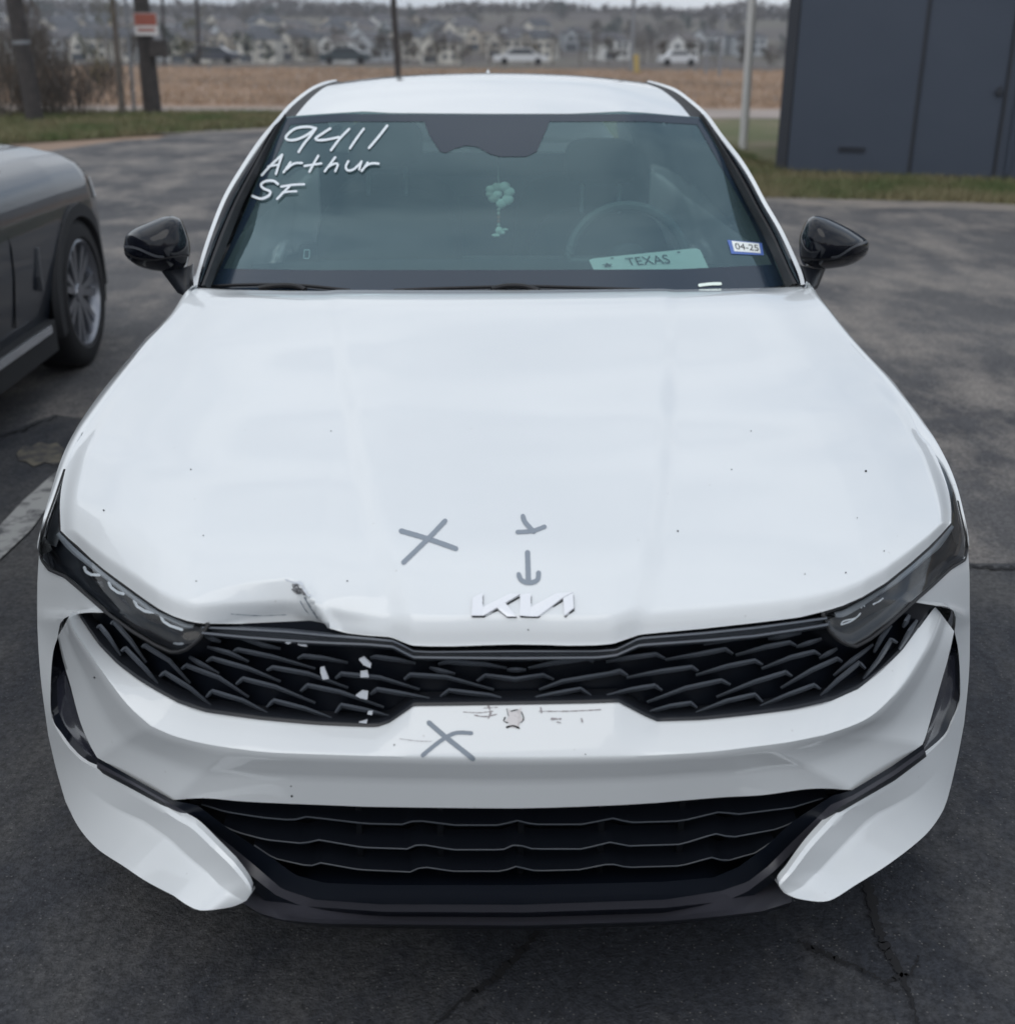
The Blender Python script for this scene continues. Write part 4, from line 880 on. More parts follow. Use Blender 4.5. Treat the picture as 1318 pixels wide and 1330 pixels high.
# ---- writing and stickers on the glass -----------------------------------------
W5 = lambda L: [(250+x/2.929, 130+y/2.929) for x, y in L]
strokes('window_writing', [(W5([(470,110),(440,103),(392,110),(358,138),(362,152),(395,152),(440,132),(470,108)]), 3.2), (W5([(470,110),(452,135),(425,168),(405,199)]), 3.2),
    (W5([(525,110),(497,128),(468,150),(500,154),(558,143)]), 3.1), (W5([(597,112),(562,148),(528,193)]), 3.1), (W5([(652,112),(625,148),(600,186)]), 3.0), (W5([(741,100),(710,140),(672,185)]), 3.2),
    ([(340.6,228.7),(352,216),(367,202)], 3.0), ([(367,202),(363,214),(359,227)], 3.0), ([(349,217.5),(356,216),(362,215)], 2.6),
    ([(378,212),(373,219),(369,225)], 2.8), ([(373,221),(380,215),(386,213),(393,213)], 2.8),
    ([(414,203.7),(408,214),(402.5,224.5)], 2.9), ([(396,217),(406,215.5),(418,213.7)], 2.7),
    ([(436,205.8),(429,215),(422.4,224)], 2.8), ([(426,219),(434,214.5),(439.5,215),(436,224)], 2.7),
    ([(453,211),(449.7,218),(452,223),(459,222),(466,216),(470,211.5)], 2.8), ([(470,211.5),(468,218),(467,222)], 2.6),
    ([(478,213),(474,219),(470,224)], 2.7), ([(474,219),(480,215),(486,214),(492,214.5)], 2.9),
    ([(362,241),(356,236.8),(346,237.2),(340,242),(344,247),(352,250.5),(350,256),(340,260),(329,256.5)], 3.2),
    ([(366,244.4),(381.4,242),(396,241.3)], 2.7), ([(377,244),(369,252),(361,260.4)], 2.9), ([(368,252.3),(377,251),(386,250.5)], 2.5)], 3, GBv, .0026, M['whitepen'], CAR, 'white handwriting 9411 Arthur SF')
strokes('glass_label', [([(395,323),(402,323),(401,334),(394,334),(395,323)], 1.1)], 1, GBv, -.003, M['chip'], CAR, smooth=False)
strokes('glass_label', [([(908,371.5),(922,369.8),(935,369.5)], 4)], 4, GBv, .0030, M['mint'], CAR)
# registration sticker
def plane_text(s, c0, c1, c2, c3_, bvh, off, mat, parent, name, aspect=None, x0=.1, x1=.9, y0=.2, y1=.8):
    """text fitted in the pixel quad c0 (top left), c1 (top right), c2 (bottom right), c3 (bottom left)"""
    V, F = text_mesh(s); w = V[:, 0].max()-V[:, 0].min(); h = V[:, 1].max()-V[:, 1].min()
    u = x0+(V[:, 0]/w+.5)*(x1-x0); v = y0+(.5-V[:, 1]/h)*(y1-y0)
    c0, c1, c2, c3_ = map(np.array, (c0, c1, c2, c3_))
    P = (1-u)[:, None]*(1-v)[:, None]*c0+u[:, None]*(1-v)[:, None]*c1+u[:, None]*v[:, None]*c2+(1-u)[:, None]*v[:, None]*c3_
    return P, F
def sticker_quad(q, off, mat, name, parent):
    a = resample([q[0], q[1]], 8); b = resample([q[3], q[2]], 8); V = []
    for s in (0, .5, 1): c = a*(1-s)+b*s; V += list(map(tuple, drop(GBv, c[:, 0], c[:, 1], off)))
    return mesh_obj(name, V, grid_faces(3, 8), mat, parent)
q = [(944,312),(989,316),(991.5,332),(949.5,330)]
ST = sticker_quad(q, .0018, M['blue'], 'registration_sticker', CAR); ST['label'] = 'blue edged sticker reading 04-25'
q2 = [(949.5,313.5),(985,317),(987.5,329.5),(953,327)]
sticker_quad(q2, .0026, M['plateb'], 'sticker_face', ST)
P, F = plane_text('04-25', *q2, GBv, 0, None, None, None, x0=.08, x1=.94, y0=.2, y1=.82)
mesh_obj('sticker_text', drop(GBv, P[:, 0], P[:, 1], .0034), F, M['platek'], ST, False)

# ---- cabin ----------------------------------------------------------------
dashG = []
for y, z in ((1.50, .86), (1.62, .86), (1.85, .93), (1.98, .965), (2.02, .88), (2.02, .6)):
    dashG.append([(x, y, z-.015*abs(x/.72)**3) for x in np.linspace(-.72, .72, 30)])
surf('dashboard', np.array(dashG), M['dash'], CAR, angle=60)
mesh_obj('dashboard_trim', *box(-.10, .62, 1.985, 2.0, .955, .972), M['wheelgrey'], CAR, False)
def seat_part(cx, cy, name, w, h, d, z0, mat, tilt=.25, parent=CAR):
    nu, nv = 20, 14; V = []
    for i in range(nv+1):
        th = math.pi*i/nv
        for k in range(nu):
            ph = 2*math.pi*k/nu; f = lambda c: math.copysign(abs(c)**.55, c)
            x = w/2*f(math.sin(th))*f(math.cos(ph)); y = d/2*f(math.sin(th))*f(math.sin(ph)); z = h/2*f(math.cos(th))
            V.append((cx+x, cy+y+tilt*z, z0+h/2+z))
    F = []
    for i in range(nv):
        for k in range(nu): F.append((i*nu+k, i*nu+(k+1) % nu, (i+1)*nu+(k+1) % nu, (i+1)*nu+k))
    return mesh_obj(name, V, F, mat, parent)
for (pxs, ya, yb) in (((478,527), 215, 247), ((755,804), 238, 271)):
    YS = 2.62; a = atY(np.array(pxs), np.array([yb, yb]), YS); t = atY(np.array(pxs), np.array([ya, ya]), YS)
    cx = a[:, 0].mean(); zb = a[0, 2]; zt = t[0, 2]
    S = bpy.data.objects.new('front_seat', None); COL.objects.link(S); S.parent = CAR
    seat_part(cx, YS-.04, 'seat_back', .50, .62, .14, zb-.62, M['seat'], parent=S); seat_part(cx, YS+.03, 'headrest', .25, .15, .10, zt-.005, M['seat'], parent=S)
    seat_part(cx, 2.25, 'seat_cushion', .50, .14, .5, .42, M['seat'], 0, parent=S)
    for k in range(2): mesh_obj('headrest_post', *tube([a[k]-np.array([0, 0, .05]), t[k]+np.array([0, .0, .03])], .0065, 8), M['chip'], S)
for x in (-.38, .38): seat_part(x, 3.5, 'rear_seat_back', .55, .6, .16, .45, M['seat'])
# steering wheel
cw_ = atY(815, 340, 1.98); th = np.linspace(0, 2*math.pi, 49)
ring = [(cw_[0]+.175*math.cos(t), cw_[1]+.06*math.sin(t)+.0, cw_[2]+.0+.155*math.sin(t)) for t in th]
SW = bpy.data.objects.new('steering_wheel', None); COL.objects.link(SW); SW.parent = CAR
mesh_obj('wheel_rim', *tube(ring, .015, 8, False), M['wheelgrey'], SW)
mesh_obj('wheel_hub', *ball(cw_, (.07, .03, .055)), M['dash'], SW)
mesh_obj('wheel_spoke', *tube([(cw_[0]-.17, cw_[1], cw_[2]), (cw_[0]+.17, cw_[1], cw_[2])], .012, 6), M['wheelgrey'], SW)
mm_ = atY(632, 182, 2.12); mesh_obj('interior_mirror', *ball(mm_, (.12, .02, .03)), M['dash'], CAR)
surf('rear_headliner', loft3([r+np.array([0, 0, -.03]) for r in (HT[4:-4], ex[0][4:-4])], [3]), M['seat'], CAR)
mesh_obj('rear_bulkhead', *box(-.80, .80, 4.40, 4.42, .3, 1.06), M['seat'], CAR, False)
mesh_obj('parcel_shelf', *box(-.62, .62, 3.62, 4.39, .93, .95), M['seat'], CAR, False)
surf('headliner', RG[2:, 2:-2]+np.array([0, .02, -.03]), M['seat'], CAR)

# ================================================================== THINGS IN THE CABIN
q = [(764,336),(908,321.5),(922,352),(774,356)]
c_ = np.array(q, float); Yp = np.array([1.73, 1.73, 1.68, 1.68]); P4 = atY(c_[:, 0], c_[:, 1], Yp)
def bil(u, v): u = np.asarray(u)[..., None]; v = np.asarray(v)[..., None]; return (1-u)*(1-v)*P4[0]+u*(1-v)*P4[1]+u*v*P4[2]+(1-u)*v*P4[3]
nrm = np.cross(P4[1]-P4[0], P4[3]-P4[0]); nrm /= np.linalg.norm(nrm)
if nrm.dot(CAM_O-P4[0]) < 0: nrm = -nrm
PL = empty('licence_plate', tuple(P4.mean(0)), 'pale licence plate lying on the dashboard behind the glass, reading TEXAS', 'licence plate')
rc = []; r = .06; ar = .5
for (cu, cv, a0) in ((1-r, r/ar, -90), (1-r, 1-r/ar, 0), (r, 1-r/ar, 90), (r, r/ar, 180)):
    for k in range(5): a = math.radians(a0+k*22.5); rc.append((cu+r*math.cos(a), cv+r/ar*math.sin(a)))
rc = np.array(rc); A = bil(rc[:, 0], rc[:, 1]); Bk = A-nrm*.002; n = len(A)
mesh_obj('plate_sheet', np.concatenate([A, Bk]), [tuple(range(n)), tuple(range(n, 2*n))[::-1]]+[(i, (i+1) % n, n+(i+1) % n, n+i) for i in range(n)], M['plateb'], PL, False)
V, F = text_mesh('TEXAS'); w = V[:, 0].ptp() if hasattr(V[:, 0], 'ptp') else V[:, 0].max()-V[:, 0].min(); h = V[:, 1].max()-V[:, 1].min()
u = .31+(V[:, 0]/w+.5)*.38; v = .20+(.5-V[:, 1]/h)*.42
mesh_obj('plate_text', bil(u, v)+nrm*.0035, F, M['platek'], PL, False)
sv = []; 
for k in range(10): r_ = (.055, .024)[k % 2]; a = -math.pi/2+k*math.pi/5; sv.append((.135+r_*math.cos(a), .52+r_*2.7*math.sin(a)))
sv = np.array(sv); mesh_obj('plate_star', np.concatenate([bil(sv[:, 0], sv[:, 1])+nrm*.0035, bil([.135], [.52])+nrm*.0035]), [(i, (i+1) % 10, 10) for i in range(10)], M['platek'], PL, False)
for x in (.205, .80):
    a = np.linspace(0, 2*math.pi, 10, endpoint=False); mesh_obj('bolt_hole', bil(x+.016*np.cos(a), .14+.03*np.sin(a))+nrm*.0035, [tuple(range(10))], M['platek'], PL, False)
# charm under the interior mirror
YO = 2.05; o_ = atY(647, 270, YO); OR = empty('hanging_charm', tuple(o_), 'mint green flower charm with beads hanging from the interior mirror', 'ornament')
for (x, y, r) in ((637,246,.012),(645,243,.013),(655,242,.014),(661,249,.014),(659,259,.015),(651,264,.014),(641,257,.014),(636,252,.010),(646,252,.012)):
    p = atY(x, y, YO); mesh_obj('petal', *ball(p, (r*1.2, .006, r), 10, 6), M['mint'] if x > 645 else M['mintd'], OR)
mesh_obj('cord', *tube([atY(645, 200, 2.1), atY(648, 240, YO), atY(648, 300, YO)], .0014, 5), M['mintd'], OR)
for y in (272,277,282,287,292): mesh_obj('bead', *ball(atY(647.5, y, YO), .0048, 8, 6), M['bead'] if y in (282, 287) else M['mintd'], OR)
mesh_obj('tassel', *merge([ball(atY(648, 299, YO), (.011, .006, .012)), ball(atY(644, 305.5, YO), (.013, .006, .005)), ball(atY(656, 298, YO), (.009, .005, .004)), ball(atY(652, 302, YO), (.010, .005, .006))]), M['mint'], OR)
# ================================================================== GROUND AND TERRAIN
def struct(o, kind='structure'): o['kind'] = kind; return o
def asphalt(name, dark, mid, lite, bias=0.0):
    mt = bpy.data.materials.new(name); mt.use_nodes = True; nt = mt.node_tree; N, L = nt.nodes, nt.links; b = N['Principled BSDF']; b.inputs['Roughness'].default_value = .85
    b.inputs['Specular IOR Level'].default_value = .35
    t = N.new('ShaderNodeTexCoord')
    def noise(sc, det, rgh, stretch=None):
        n = N.new('ShaderNodeTexNoise'); n.inputs['Scale'].default_value = sc; n.inputs['Detail'].default_value = det; n.inputs['Roughness'].default_value = rgh
        if stretch: mp_ = N.new('ShaderNodeMapping'); mp_.inputs['Scale'].default_value = stretch; L.new(t.outputs['Object'], mp_.inputs[0]); L.new(mp_.outputs[0], n.inputs['Vector'])
        else: L.new(t.outputs['Object'], n.inputs['Vector'])
        return n
    def ramp(src, p0, c0, p1, c1):
        r_ = N.new('ShaderNodeValToRGB'); e = r_.color_ramp.elements; e[0].position = p0; e[0].color = (*c0, 1); e[1].position = p1; e[1].color = (*c1, 1); L.new(src, r_.inputs[0]); return r_.outputs[0]
    def mix(a, b_, f, mode='MIX'):
        m_ = N.new('ShaderNodeMix'); m_.data_type = 'RGBA'; m_.blend_type = mode
        for s_, v in (('A', a), ('B', b_), ('Factor', f)):
            if isinstance(v, (int, float)): m_.inputs[s_].default_value = v
            else: L.new(v, m_.inputs[s_])
        return m_.outputs['Result']
    big = ramp(noise(.45, 8, .62).outputs['Fac'], .38-bias, dark, .62-bias, mid)
    warm = ramp(noise(1.5, 7, .7, (1, .55, 1)).outputs['Fac'], .46, (0, 0, 0), .62, (1, 1, 1))
    col = N.new('ShaderNodeRGB'); col.outputs[0].default_value = (*lite, 1)
    c1 = mix(big, col.outputs[0], warm)
    g = ramp(noise(75, 4, .7).outputs['Fac'], .33, (.45, .45, .46), .68, (1.5, 1.5, 1.5)); c2 = mix(c1, g, .85, 'MULTIPLY')
    v = N.new('ShaderNodeTexVoronoi'); v.inputs['Scale'].default_value = 120; L.new(t.outputs['Object'], v.inputs['Vector'])
    st = ramp(v.outputs['Distance'], .16, (1, 1, 1), .30, (0, 0, 0)); sc_ = N.new('ShaderNodeSeparateColor'); L.new(v.outputs['Color'], sc_.inputs[0])
    gt = N.new('ShaderNodeMath'); gt.operation = 'GREATER_THAN'; gt.inputs[1].default_value = .80; L.new(sc_.outputs[1], gt.inputs[0])
    mu = N.new('ShaderNodeMath'); mu.operation = 'MULTIPLY'; L.new(st, mu.inputs[0]); L.new(gt.outputs[0], mu.inputs[1]); m2 = N.new('ShaderNodeMath'); m2.operation = 'MULTIPLY'; m2.inputs[1].default_value = .45; L.new(mu.outputs[0], m2.inputs[0])
    sc2 = N.new('ShaderNodeRGB'); sc2.outputs[0].default_value = (.22, .215, .21, 1)
    L.new(mix(c2, sc2.outputs[0], m2.outputs[0]), b.inputs['Base Color'])
    bp = N.new('ShaderNodeBump'); bp.inputs['Distance'].default_value = .004; L.new(noise(160, 3, .6).outputs['Fac'], bp.inputs['Height']); L.new(bp.outputs[0], b.inputs['Normal'])
    return mt
M['asphalt'] = asphalt('worn_asphalt', (.062, .062, .068), (.125, .121, .121), (.215, .196, .180))
M['asphalt_shaded'] = asphalt('shaded_asphalt', (.026, .029, .037), (.047, .049, .056), (.078, .077, .078))  # darker near ground: shade put into the colour, with some own tone
M['crack'] = pbr('crack_dark', (0.012, 0.012, 0.014), rough=0.9)  # even dark colour of the ground cracks
M['roadpaint'] = pbr('worn_line_paint', (0.36, 0.36, 0.35), rough=0.8, var=(16, (0.10, 0.10, 0.105), .50, .66))
M['stain'] = pbr('yellow_stain', (0.145, 0.130, 0.100), rough=0.9, var=(14, (0.055, 0.054, 0.056), .40, .6))
M['field'] = pbr('dry_field', (0.33, 0.225, 0.16), rough=0.95, var=(.12, (0.14, 0.105, 0.08), .42, .62))
M['hillside'] = pbr('brown_hillside', (0.085, 0.068, 0.060), rough=0.95, var=(.02, (0.13, 0.115, 0.085), .42, .62))
M['verge'] = pbr('verge_soil_grass', (0.105, 0.115, 0.045), rough=0.95, var=(.7, (0.17, 0.145, 0.085), .42, .62))
M['gravel'] = pbr('sandy_gravel', (0.24, 0.21, 0.185), rough=0.9, var=(1.4, (0.13, 0.125, 0.12), .45, .65), bump=(60, .01))
M['road'] = pbr('pale_road', (0.36, 0.30, 0.27), rough=0.9, var=(.4, (0.28, 0.24, 0.215), .4, .6))
def gz(Y): return np.interp(Y, [-30,60,120,250,380,430,480,540,650,700,1000,1600], [0,0,-.85,-3.6,-6.2,-4.5,-1.5,2.3,11.3,12.6,12.5,12])
xs = np.concatenate([np.linspace(-1500, -300, 7), np.linspace(-250, 250, 51), np.linspace(300, 1500, 7)])
ys = np.concatenate([np.linspace(-30, 60, 10), np.linspace(70, 800, 74), np.linspace(850, 1600, 8)])
rg = np.random.RandomState(3)
G = np.array([[(x, y, gz(y)-.02+(1.6*math.sin(x*.013+1)+.8*math.sin(x*.031))*float(sm((y-420)/200))) for x in xs] for y in ys])
V = G.reshape(-1, 3); nx = len(xs); F = grid_faces(len(ys), nx)
near = [f for f in F if V[f[0], 1] < 66]; far = [f for f in F if V[f[0], 1] >= 66]
struct(mesh_obj('field', V, near, M['field'])); struct(mesh_obj('hill', V, far, M['hillside']))
def px_poly(pts, z): p = np.array(pts, float); return [tuple(q) for q in atZ(p[:, 0], p[:, 1], z)]
def sheet(name, poly, z, mat, kind='structure', jag=0.0):
    P = [(x, y, z) for x, y, *_ in poly]
    bm = bmesh.new(); vs = [bm.verts.new(p) for p in P]; bm.faces.new(vs); bmesh.ops.triangulate(bm, faces=bm.faces[:])
    me = bpy.data.meshes.new(name); bm.to_mesh(me); bm.free(); me.materials.append(mat)
    if len(me.polygons) and me.polygons[0].normal.z < 0: me.flip_normals()
    o = bpy.data.objects.new(name, me); COL.objects.link(o); return struct(o, kind)
# edge of the parking lot: left part, hidden part behind the car, right part
lot_far = px_poly([(-260,212),(-60,205),(60,195),(130,186),(200,179),(270,171),(330,164),(380,160)], 0)+px_poly([(900,240),(980,262),(1040,266),(1110,269),(1200,271),(1318,276),(1500,284)], 0)
def jagged(poly, amp, step, seed):
    r = random.Random(seed); out = []
    for a, b in zip(poly[:-1], poly[1:]):
        a, b = np.array(a[:2]), np.array(b[:2]); n = max(1, int(np.linalg.norm(b-a)/step))
        for i in range(n): out.append(tuple(a+(b-a)*i/n+np.array([r.uniform(-amp, amp), r.uniform(-amp, amp)])))
    out.append(tuple(poly[-1][:2])); return out
lf = jagged(lot_far, .10, .5, 1)
sheet('parking_lot', [(-30, -12), *[(x, y) for x, y in [(-30, lf[0][1])]], *lf, (30, lf[-1][1]), (30, -12)], .004, M['asphalt'])
vl = jagged(px_poly([(-260,206),(60,190),(200,174),(330,159),(392,152)], 0)+[(12., 24.5)], .12, .6, 2)
sheet('verge_left', [(-40, lf[0][1]-1), (-40, 27.0), (-7.3, 26.2), (3, 25.5), (3.2, 21.0)]+[(x, y) for x, y in lf[::-1] if x < .5 and x > -40][0:0]+[(2.0, 20.2), (-4.0, 21.5), (-8.0, 17.0), (-14, 15.5), (-40, 14.5)], -.004, M['verge'])
sheet('verge_right', [(2.0, 10.5), (3.2, 25.5), (30, 24.5), (30, 9.8)], -.006, M['verge'])
sheet('gravel_strip', jagged([(3.0, 11.9), (4.0, 11.35), (5.5, 11.0), (8, 10.6), (14, 10.2), (14, 9.6), (2.6, 10.3), (3.0, 11.9)], .08, .4, 5), .000, M['gravel'])
sheet('gravel_patch', jagged([(-5.6, 19.8), (-3.9, 22.3), (-1.5, 22.5), (-1.5, 20.6), (-4.2, 20.2), (-5.6, 19.8)], .1, .5, 6), .008, M['gravel'])
sheet('far_road', [(-60, 23.5), (-60, 27.2), (-8.5, 28.2), (12, 28.6), (60, 28.8), (60, 25.6), (12, 25.2), (-8, 24.6)], .004, M['road'])
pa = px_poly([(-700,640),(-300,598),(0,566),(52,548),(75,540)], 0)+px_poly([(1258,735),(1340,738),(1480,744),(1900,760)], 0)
sheet('shaded_ground', jagged([(pa[0][0], -6)]+[q[:2] for q in pa]+[(pa[-1][0], -6), (pa[0][0], -6)], .02, .25, 8), .008, M['asphalt_shaded'])  # near ground shaded by colour; the sheet's edge follows the cracks
# cracks: thin dark strips following the ground
def crack(pts, w, seed):
    r = random.Random(seed); p = resample(pts, max(8, int(len(pts)*12)), False); p[:, :2] += np.array([[r.uniform(-2.2, 2.2), r.uniform(-2.2, 2.2)] for _ in p])
    q = atZ(p[:, 0], p[:, 1], .013); V = []; n = len(q)
    t = np.gradient(q, axis=0); t /= np.linalg.norm(t, axis=1)[:, None]+1e-9
    for i in range(n):
        ww = w*r.uniform(.35, 1.2)*(.3+.7*math.sin(math.pi*min(1, (i+.5)/n*1.2+.1))); d = np.array([-t[i, 1], t[i, 0], 0])*ww/2
        V += [tuple(q[i]-d), tuple(q[i]+d)]
    F = [(2*i, 2*i+1, 2*i+3, 2*i+2) for i in range(n-1)]
    return V, F
cs = [crack([(1100,1120),(1128,1150),(1135,1190),(1150,1230),(1170,1265),(1185,1300),(1200,1360)], .022, 1), crack([(1035,1222),(1075,1240),(1110,1255),(1150,1275),(1165,1290)], .014, 2),
      crack([(700,1210),(672,1240),(645,1268),(600,1300),(560,1335)], .020, 3), crack([(1258,735),(1290,737),(1340,738),(1480,744)], .030, 4), crack([(1150,1275),(1185,1262),(1195,1240)], .010, 5),
      crack([(0,566),(30,558),(52,548),(75,540)], .015, 6)]
o = mesh_obj('ground_crack', *merge(cs), M['crack'], None, False); struct(o, 'stuff')
sheet('parking_line', px_poly([(-120,800),(0,726),(40,688),(75,640),(110,605),(98,598),(66,618),(30,650),(0,682),(-120,752)], .016), .016, M['roadpaint'])
sheet('ground_stain', px_poly([(22,588),(30,579),(41,580),(50,574),(63,577),(74,575),(83,583),(80,592),(86,598),(71,604),(58,600),(44,606),(34,599),(24,598)], .012), .012, M['stain'])

# ---- grass blades on the verges
M['blade'] = pbr('grass_blade', (0.095, 0.125, 0.045), rough=0.8, var=(.7, (0.20, 0.175, 0.095), .40, .56))
M['drygrass'] = pbr('dry_grass', (0.42, 0.30, 0.215), rough=0.9, var=(.4, (0.29, 0.21, 0.15), .42, .62))
def grass(name, n, fn, h, w, mat, seed, label=None):
    r = np.random.RandomState(seed); x, y, z0 = fn(r, n); a = r.rand(n)*6.283; hh = h*(.5+r.rand(n)); l = r.randn(n, 2)*hh[:, None]*.35
    V = np.zeros((n, 3, 3)); V[:, 0, 0] = x-np.cos(a)*w; V[:, 0, 1] = y-np.sin(a)*w; V[:, 1, 0] = x+np.cos(a)*w; V[:, 1, 1] = y+np.sin(a)*w; V[:, 2, 0] = x+l[:, 0]; V[:, 2, 1] = y+l[:, 1]
    V[:, 0, 2] = z0; V[:, 1, 2] = z0; V[:, 2, 2] = z0+hh; V = V.reshape(-1, 3)
    me = bpy.data.meshes.new(name); me.vertices.add(3*n); me.vertices.foreach_set('co', V.ravel()); me.loops.add(3*n); me.loops.foreach_set('vertex_index', np.arange(3*n, dtype=np.int32))
    me.polygons.add(n); me.polygons.foreach_set('loop_start', np.arange(0, 3*n, 3, dtype=np.int32)); me.materials.append(mat); me.update(); me.validate()
    o = bpy.data.objects.new(name, me); COL.objects.link(o); return setp(o, label, 'grass', None, 'stuff')
def f_right(r, n):
    x = 2.8+r.rand(n)*9; y0 = 11.4-(x-3.5)*.18; y = y0+r.rand(n)*2.6*np.where(x > 3.3, 1, 1); keep = r.rand(n)**1.0; return x, y, 0*x
grass('grass', 42000, f_right, .075, .008, M['blade'], 1, 'short green grass strip along the foot of the dark building')
def f_back(r, n): x = 2.2+r.rand(n)*1.7; y = 13.5+r.rand(n)*11; return x, y, 0*x
grass('grass', 16000, f_back, .10, .012, M['blade'], 2, 'olive grass between the white pole and the building')
def f_left(r, n):
    x = -16+r.rand(n)*14; yl = np.interp(x, [-16,-8,-4.8,-2], [15.5,17.0,20.5,23.0]); y = yl+r.rand(n)*(25.6-yl); return x, y, 0*x
grass('grass', 52000, f_left, .11, .014, M['blade'], 3, 'green grass verge beyond the parking lot at left')
def f_field(r, n): x = -30+r.rand(n)*60; y = 29.5+r.rand(n)**1.4*36; return x, y, 0*x
grass('dry_grass', 45000, f_field, .12, .030, M['drygrass'], 4, 'brown dry grass field beyond the pale road')

# ================================================================== DARK BUILDING
M['bwall'] = pbr('slate_painted_metal', (0.037, 0.050, 0.076), rough=0.6, var=(.5, (0.043, 0.056, 0.083), .4, .65), bump=(3, .006))
M['btrim'] = pbr('dark_trim', (0.022, 0.026, 0.036), rough=0.6)
P0 = atZ(1006, 226, 0.0); P1 = atZ(1318, 237, 0.0); dv = (P1-P0); dv[2] = 0; Lb = np.linalg.norm(dv); dv /= Lb; nv = np.array([dv[1], -dv[0], 0])   # towards the lot
BL_ = empty('metal_building', tuple(P0), 'slate grey flat metal building with a flush side door and no windows', 'building')
def bq(u0, u1, d0, d1, z0, z1):
    V = []
    for z in (z0, z1):
        for u, d in ((u0, d0), (u1, d0), (u1, d1), (u0, d1)): q = P0+dv*u+nv*d; V.append((q[0], q[1], z))
    return V, [(0, 3, 2, 1), (4, 5, 6, 7), (0, 1, 5, 4), (1, 2, 6, 5), (2, 3, 7, 6), (3, 0, 4, 7)]
ud = 1288-1006; ud = Lb*(1288-1006)/312.; d0_, d1_ = ud-.93, ud
H = 3.3
u = 0.14; k = 0
while u < 9.0:
    u2 = min(u+2.05, 9.0)
    lo, hi = u, u2
    segs_ = []
    # leave the door opening free
    if hi <= d0_-.04 or lo >= d1_+.04: segs_ = [(lo, hi, .05, H)]
    else:
        if lo < d0_-.04: segs_.append((lo, d0_-.04, .05, H))
        if hi > d1_+.04: segs_.append((d1_+.04, hi, .05, H))
    for s in segs_: mesh_obj('wall_panel', *bq(s[0]+.002, s[1]-.002, -.05, 0, s[2], s[3]), M['bwall'], BL_, False)
    u = u2
mesh_obj('wall_panel', *bq(d0_-.04, d1_+.04, -.05, 0, 2.14, H), M['bwall'], BL_, False)
mesh_obj('wall', *bq(.06, 9.0, -5.0, -.06, 0, H), M['btrim'], BL_, False)
mesh_obj('corner_trim', *bq(0, .13, -.10, .012, 0, H), M['btrim'], BL_, False)
mesh_obj('base_trim', *bq(.14, 9.0, -.05, .010, 0, .045), M['btrim'], BL_, False)
dr = mesh_obj('door', *bq(d0_, d1_, -.045, -.018, .05, 2.08), M['bwall'], BL_, False)
mesh_obj('door_handle', *merge([bq(d1_-.10, d1_-.02, -.018, .035, 1.00, 1.03), bq(d1_-.07, d1_-.035, -.018, .015, .97, 1.08)]), M['btrim'], dr, False)
mesh_obj('door_frame', *merge([bq(d0_-.04, d0_-.01, -.05, .010, .05, 2.13), bq(d1_+.01, d1_+.04, -.05, .010, .05, 2.13), bq(d0_-.01, d1_+.01, -.05, .010, 2.09, 2.13)]), M['btrim'], BL_, False)
mesh_obj('downpipe', *tube([P0+dv*(d1_+.16)+nv*.04+np.array([0, 0, .1]), P0+dv*(d1_+.16)+nv*.04+np.array([0, 0, H])], .028, 10), M['bwall'], BL_)
mesh_obj('roof', *bq(-.15, 9.1, -5.1, .18, H, H+.12), M['btrim'], BL_, False)
mesh_obj('wall_vent', *merge([bq(2.0*Lb/3.2*.42, 2.0*Lb/3.2*.60, 0.002, .02, .30+.022*i, .31+.022*i) for i in range(3)]), M['btrim'], BL_, False)

# ================================================================== POLES AND SIGN
M['wood'] = pbr('dark_weathered_wood', (0.040, 0.036, 0.036), rough=0.9, var=(6, (0.06, 0.052, 0.05), .4, .6), bump=(20, .02))
M['polewhite'] = pbr('white_painted_steel', (0.55, 0.55, 0.54), rough=0.5)
M['polegrey'] = pbr('galvanised_steel', (0.24, 0.25, 0.27), rough=0.5, metal=.4)
M['signred'] = pbr('sign_red', (0.30, 0.085, 0.06), rough=0.6)
M['signwhite'] = pbr('sign_white', (0.62, 0.60, 0.60), rough=0.6)
M['bark'] = pbr('grey_brown_bark', (0.10, 0.085, 0.075), rough=0.95, var=(12, (0.15, 0.13, 0.115), .4, .6))
def pole(name, base, top, Y, r0, r1, mat, label, cat, z0=None, extra=4.0, n=10):
    """pole from a ground pixel towards a pixel at the picture's top edge, carried on above it"""
    b = atY(base[0], base[1], Y); t = atY(top[0], top[1], Y); z_ = gz(Y) if z0 is None else z0
    b = b.copy(); b[2] = z_-.1; d = (t-b); L = np.linalg.norm(d); d /= L; e = t+d*extra
    root = empty(name, tuple(b), label, cat)
    pts = [b+(e-b)*s for s in np.linspace(0, 1, 7)]; mesh_obj('pole_shaft', *tube(pts, list(np.linspace(r0, r1, 7)), n), mat, root)
    return root, b, e, d
up1, b, e, d = pole('utility_pole', (46,152), (18,0), 22.5, .17, .12, M['wood'], 'thick dark leaning wooden pole in the bare brush at far left', 'pole')
mesh_obj('pole_band', *tube([b+d*1.5, b+d*1.56], .165, 12), M['polegrey'], up1)
up2, b, e, d = pole('utility_pole', (199,150), (183,0), 25.0, .19, .10, M['wood'], 'dark wooden utility pole carrying a small red and white sign', 'pole')
c_ = atY(190, 31, 24.78); S_w, S_h = .23, .21
mesh_obj('sign_board', *box(c_[0]-S_w, c_[0]+S_w, 24.74, 24.76, c_[2]-S_h, c_[2]+S_h), M['signwhite'], up2, False)
mesh_obj('sign_band', *box(c_[0]-S_w+.01, c_[0]+S_w-.01, 24.73, 24.737, c_[2]-.02, c_[2]+S_h-.01), M['signred'], up2, False)
